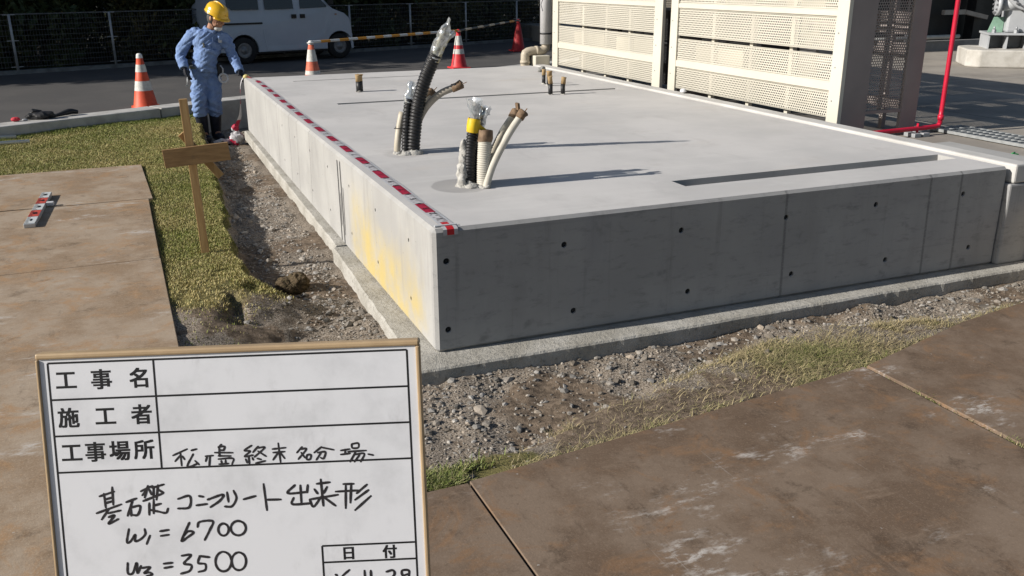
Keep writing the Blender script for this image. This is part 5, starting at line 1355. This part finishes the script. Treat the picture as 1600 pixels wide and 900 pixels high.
# ---------------------------------------------------------------- grass
t = Mt('grass_blade')
at_ = t.nt.nodes.new('ShaderNodeAttribute'); at_.attribute_name = 'tone'
t.nt.links.new(at_.outputs[0], t.b.inputs['Base Color']); t.b.inputs['Roughness'].default_value = .6
gr_m = t.m
def grass(name, px, py, h, green, wd=.0022, lean=.7, seed=2, dry=0):
    g = np.random.default_rng(seed); n = len(px)
    a = g.random(n) * 6.283; lx, ly = np.cos(a), np.sin(a)
    b_ = a + 1.57 + (g.random(n) - .5); sx_, sy_ = np.cos(b_) * wd, np.sin(b_) * wd
    z0 = ground_z(px, py) - .004; ln = lean * (.3 + .9 * g.random(n)) * h
    P0 = np.stack([px - sx_, py - sy_, z0], 1); P1 = np.stack([px + sx_, py + sy_, z0], 1)
    P2 = np.stack([px + lx * ln * .35 + sx_ * .8, py + ly * ln * .35 + sy_ * .8, z0 + h * .6], 1); P3 = np.stack([px + lx * ln * .35 - sx_ * .8, py + ly * ln * .35 - sy_ * .8, z0 + h * .6], 1)
    P4 = np.stack([px + lx * ln, py + ly * ln, z0 + h * (.75 + .25 * g.random(n))], 1)
    V_ = np.stack([P0, P1, P2, P3, P4], 1).reshape(-1, 3)
    i0 = np.arange(n) * 5
    tri = np.stack([np.stack([i0, i0 + 1, i0 + 2], 1), np.stack([i0, i0 + 2, i0 + 3], 1), np.stack([i0 + 3, i0 + 2, i0 + 4], 1)], 1).reshape(-1, 3)
    me = bpy.data.meshes.new(name)
    me.vertices.add(len(V_)); me.vertices.foreach_set('co', V_.astype(np.float32).reshape(-1))
    me.loops.add(tri.size); me.loops.foreach_set('vertex_index', tri.reshape(-1).astype(np.int32))
    me.polygons.add(len(tri)); me.polygons.foreach_set('loop_start', np.arange(0, tri.size, 3, dtype=np.int32))
    me.update(calc_edges=True)
    gk = np.clip(green + .30 * g.normal(size=n), 0, 1)[:, None]
    straw = np.array([.43, .35, .15]) * (.6 + .7 * g.random((n, 1))); grn = np.array([.155, .185, .030]) * (.6 + .8 * g.random((n, 1)))
    if dry: straw, grn = straw * np.array([.80, .80, 1.05]), grn * np.array([.72, .78, .9])
    c_ = straw * (1 - gk) + grn * gk
    at = me.attributes.new('tone', 'FLOAT_COLOR', 'POINT')
    at.data.foreach_set('color', np.concatenate([np.repeat(c_, 5, 0), np.ones((n * 5, 1))], 1).astype(np.float32).reshape(-1))
    me.materials.append(gr_m)
    o = bpy.data.objects.new(name, me); COL.objects.link(o); o['kind'] = 'stuff'
    return o
N = 480000
px = np.concatenate([rng.uniform(-1.2, -.42, N // 3), rng.uniform(-3.6, -.4, N * 2 // 3)]); py = np.concatenate([rng.uniform(.4, 5.2, N // 3), rng.uniform(4.8, 8.5, N * 2 // 3)])
k = (rng.random(len(px)) < lawn_mask(px, py) * (.45 + .55 * sst(vn(px, py, 5, 21), .2, .5)) * (.06 + .94 * sst(py + .4 * (px + .8) + .5 * (vn(px, py, 5, 13) - .5), .75, 1.4))) & (py < kerb_y(px) - .01) & ~((px < -1.118 - .012 * (py - .4) + .025) & (py < 4.99) & (py > -2)) & (lawn_mask(px, py) > .4)
px, py = px[k], py[k]
gn = .56 + .7 * (vn(px, py, 1.7, 22) - .5) + .5 * (vn(px, py, 6, 23) - .5) + .45 * sst(py - kerb_y(px), -.35, -.1)
hh = (.009 + .012 * rng.random(len(px))) * (1 + .9 * sst(py - kerb_y(px), -.30, -.08)) * np.where(py > 5, 1.2, 1)
grass('lawn_grass', px, py, hh, gn, .0019)
N = 260000
px = rng.uniform(-.5, 3.9, N); py = rng.uniform(-1.2, -.25, N)
D = strip_mask(px, py); near = np.exp(-((py - plate_edge(px)) / .05) ** 2)
clump = np.exp(-(((px - 1.62) / .32) ** 2 + ((py + .72) / .16) ** 2))
dn = D * (.05 + .48 * sst(vn(px, py, 4, 31) + .5 * (vn(px, py, 13, 35) - .5), .48, .70)) * sst(px, -.1, .55) + D * near * .6 * sst(vn(px, py, 6, 33), .25, .5) + .8 * clump * D
k = (rng.random(N) < dn) & (py > plate_edge(px) + .004)
px, py = px[k], py[k]
near = np.exp(-((py - plate_edge(px)) / .06) ** 2); clump = np.exp(-(((px - 1.62) / .32) ** 2 + ((py + .72) / .16) ** 2))
gn = -.16 + .38 * near + .62 * clump + .35 * (vn(px, py, 5, 34) - .5)
grass('verge_grass', px, py, .007 + .024 * rng.random(len(px)) ** 2 + .012 * clump + .008 * near, gn, .0013, 2.4, 5, 1)
# tufts in the plate joints and by the whiteboard corner
N = 2600
tt = rng.random(N); px = 1.668 + .02 * tt + rng.normal(size=N) * .006; py = -.93 - 1.2 * tt
k = rng.random(N) < .15 + .85 * sst(vn(py, py * 0, 9, 41), .45, .7)
grass('joint_grass', px[k], py[k], .022 + .022 * rng.random(k.sum()), np.full(k.sum(), .55), .0022, 1.0, 6, 1)
N = 5200
px = rng.normal(size=N) * .11 - .36; py = -1.14 + np.abs(rng.normal(size=N)) * .07
k = (px < -.25) | (py > -1.05)
grass('corner_grass', px[k], py[k], .02 + .02 * rng.random(k.sum()), np.full(k.sum(), .8), .0020, 1.0, 7, 1)
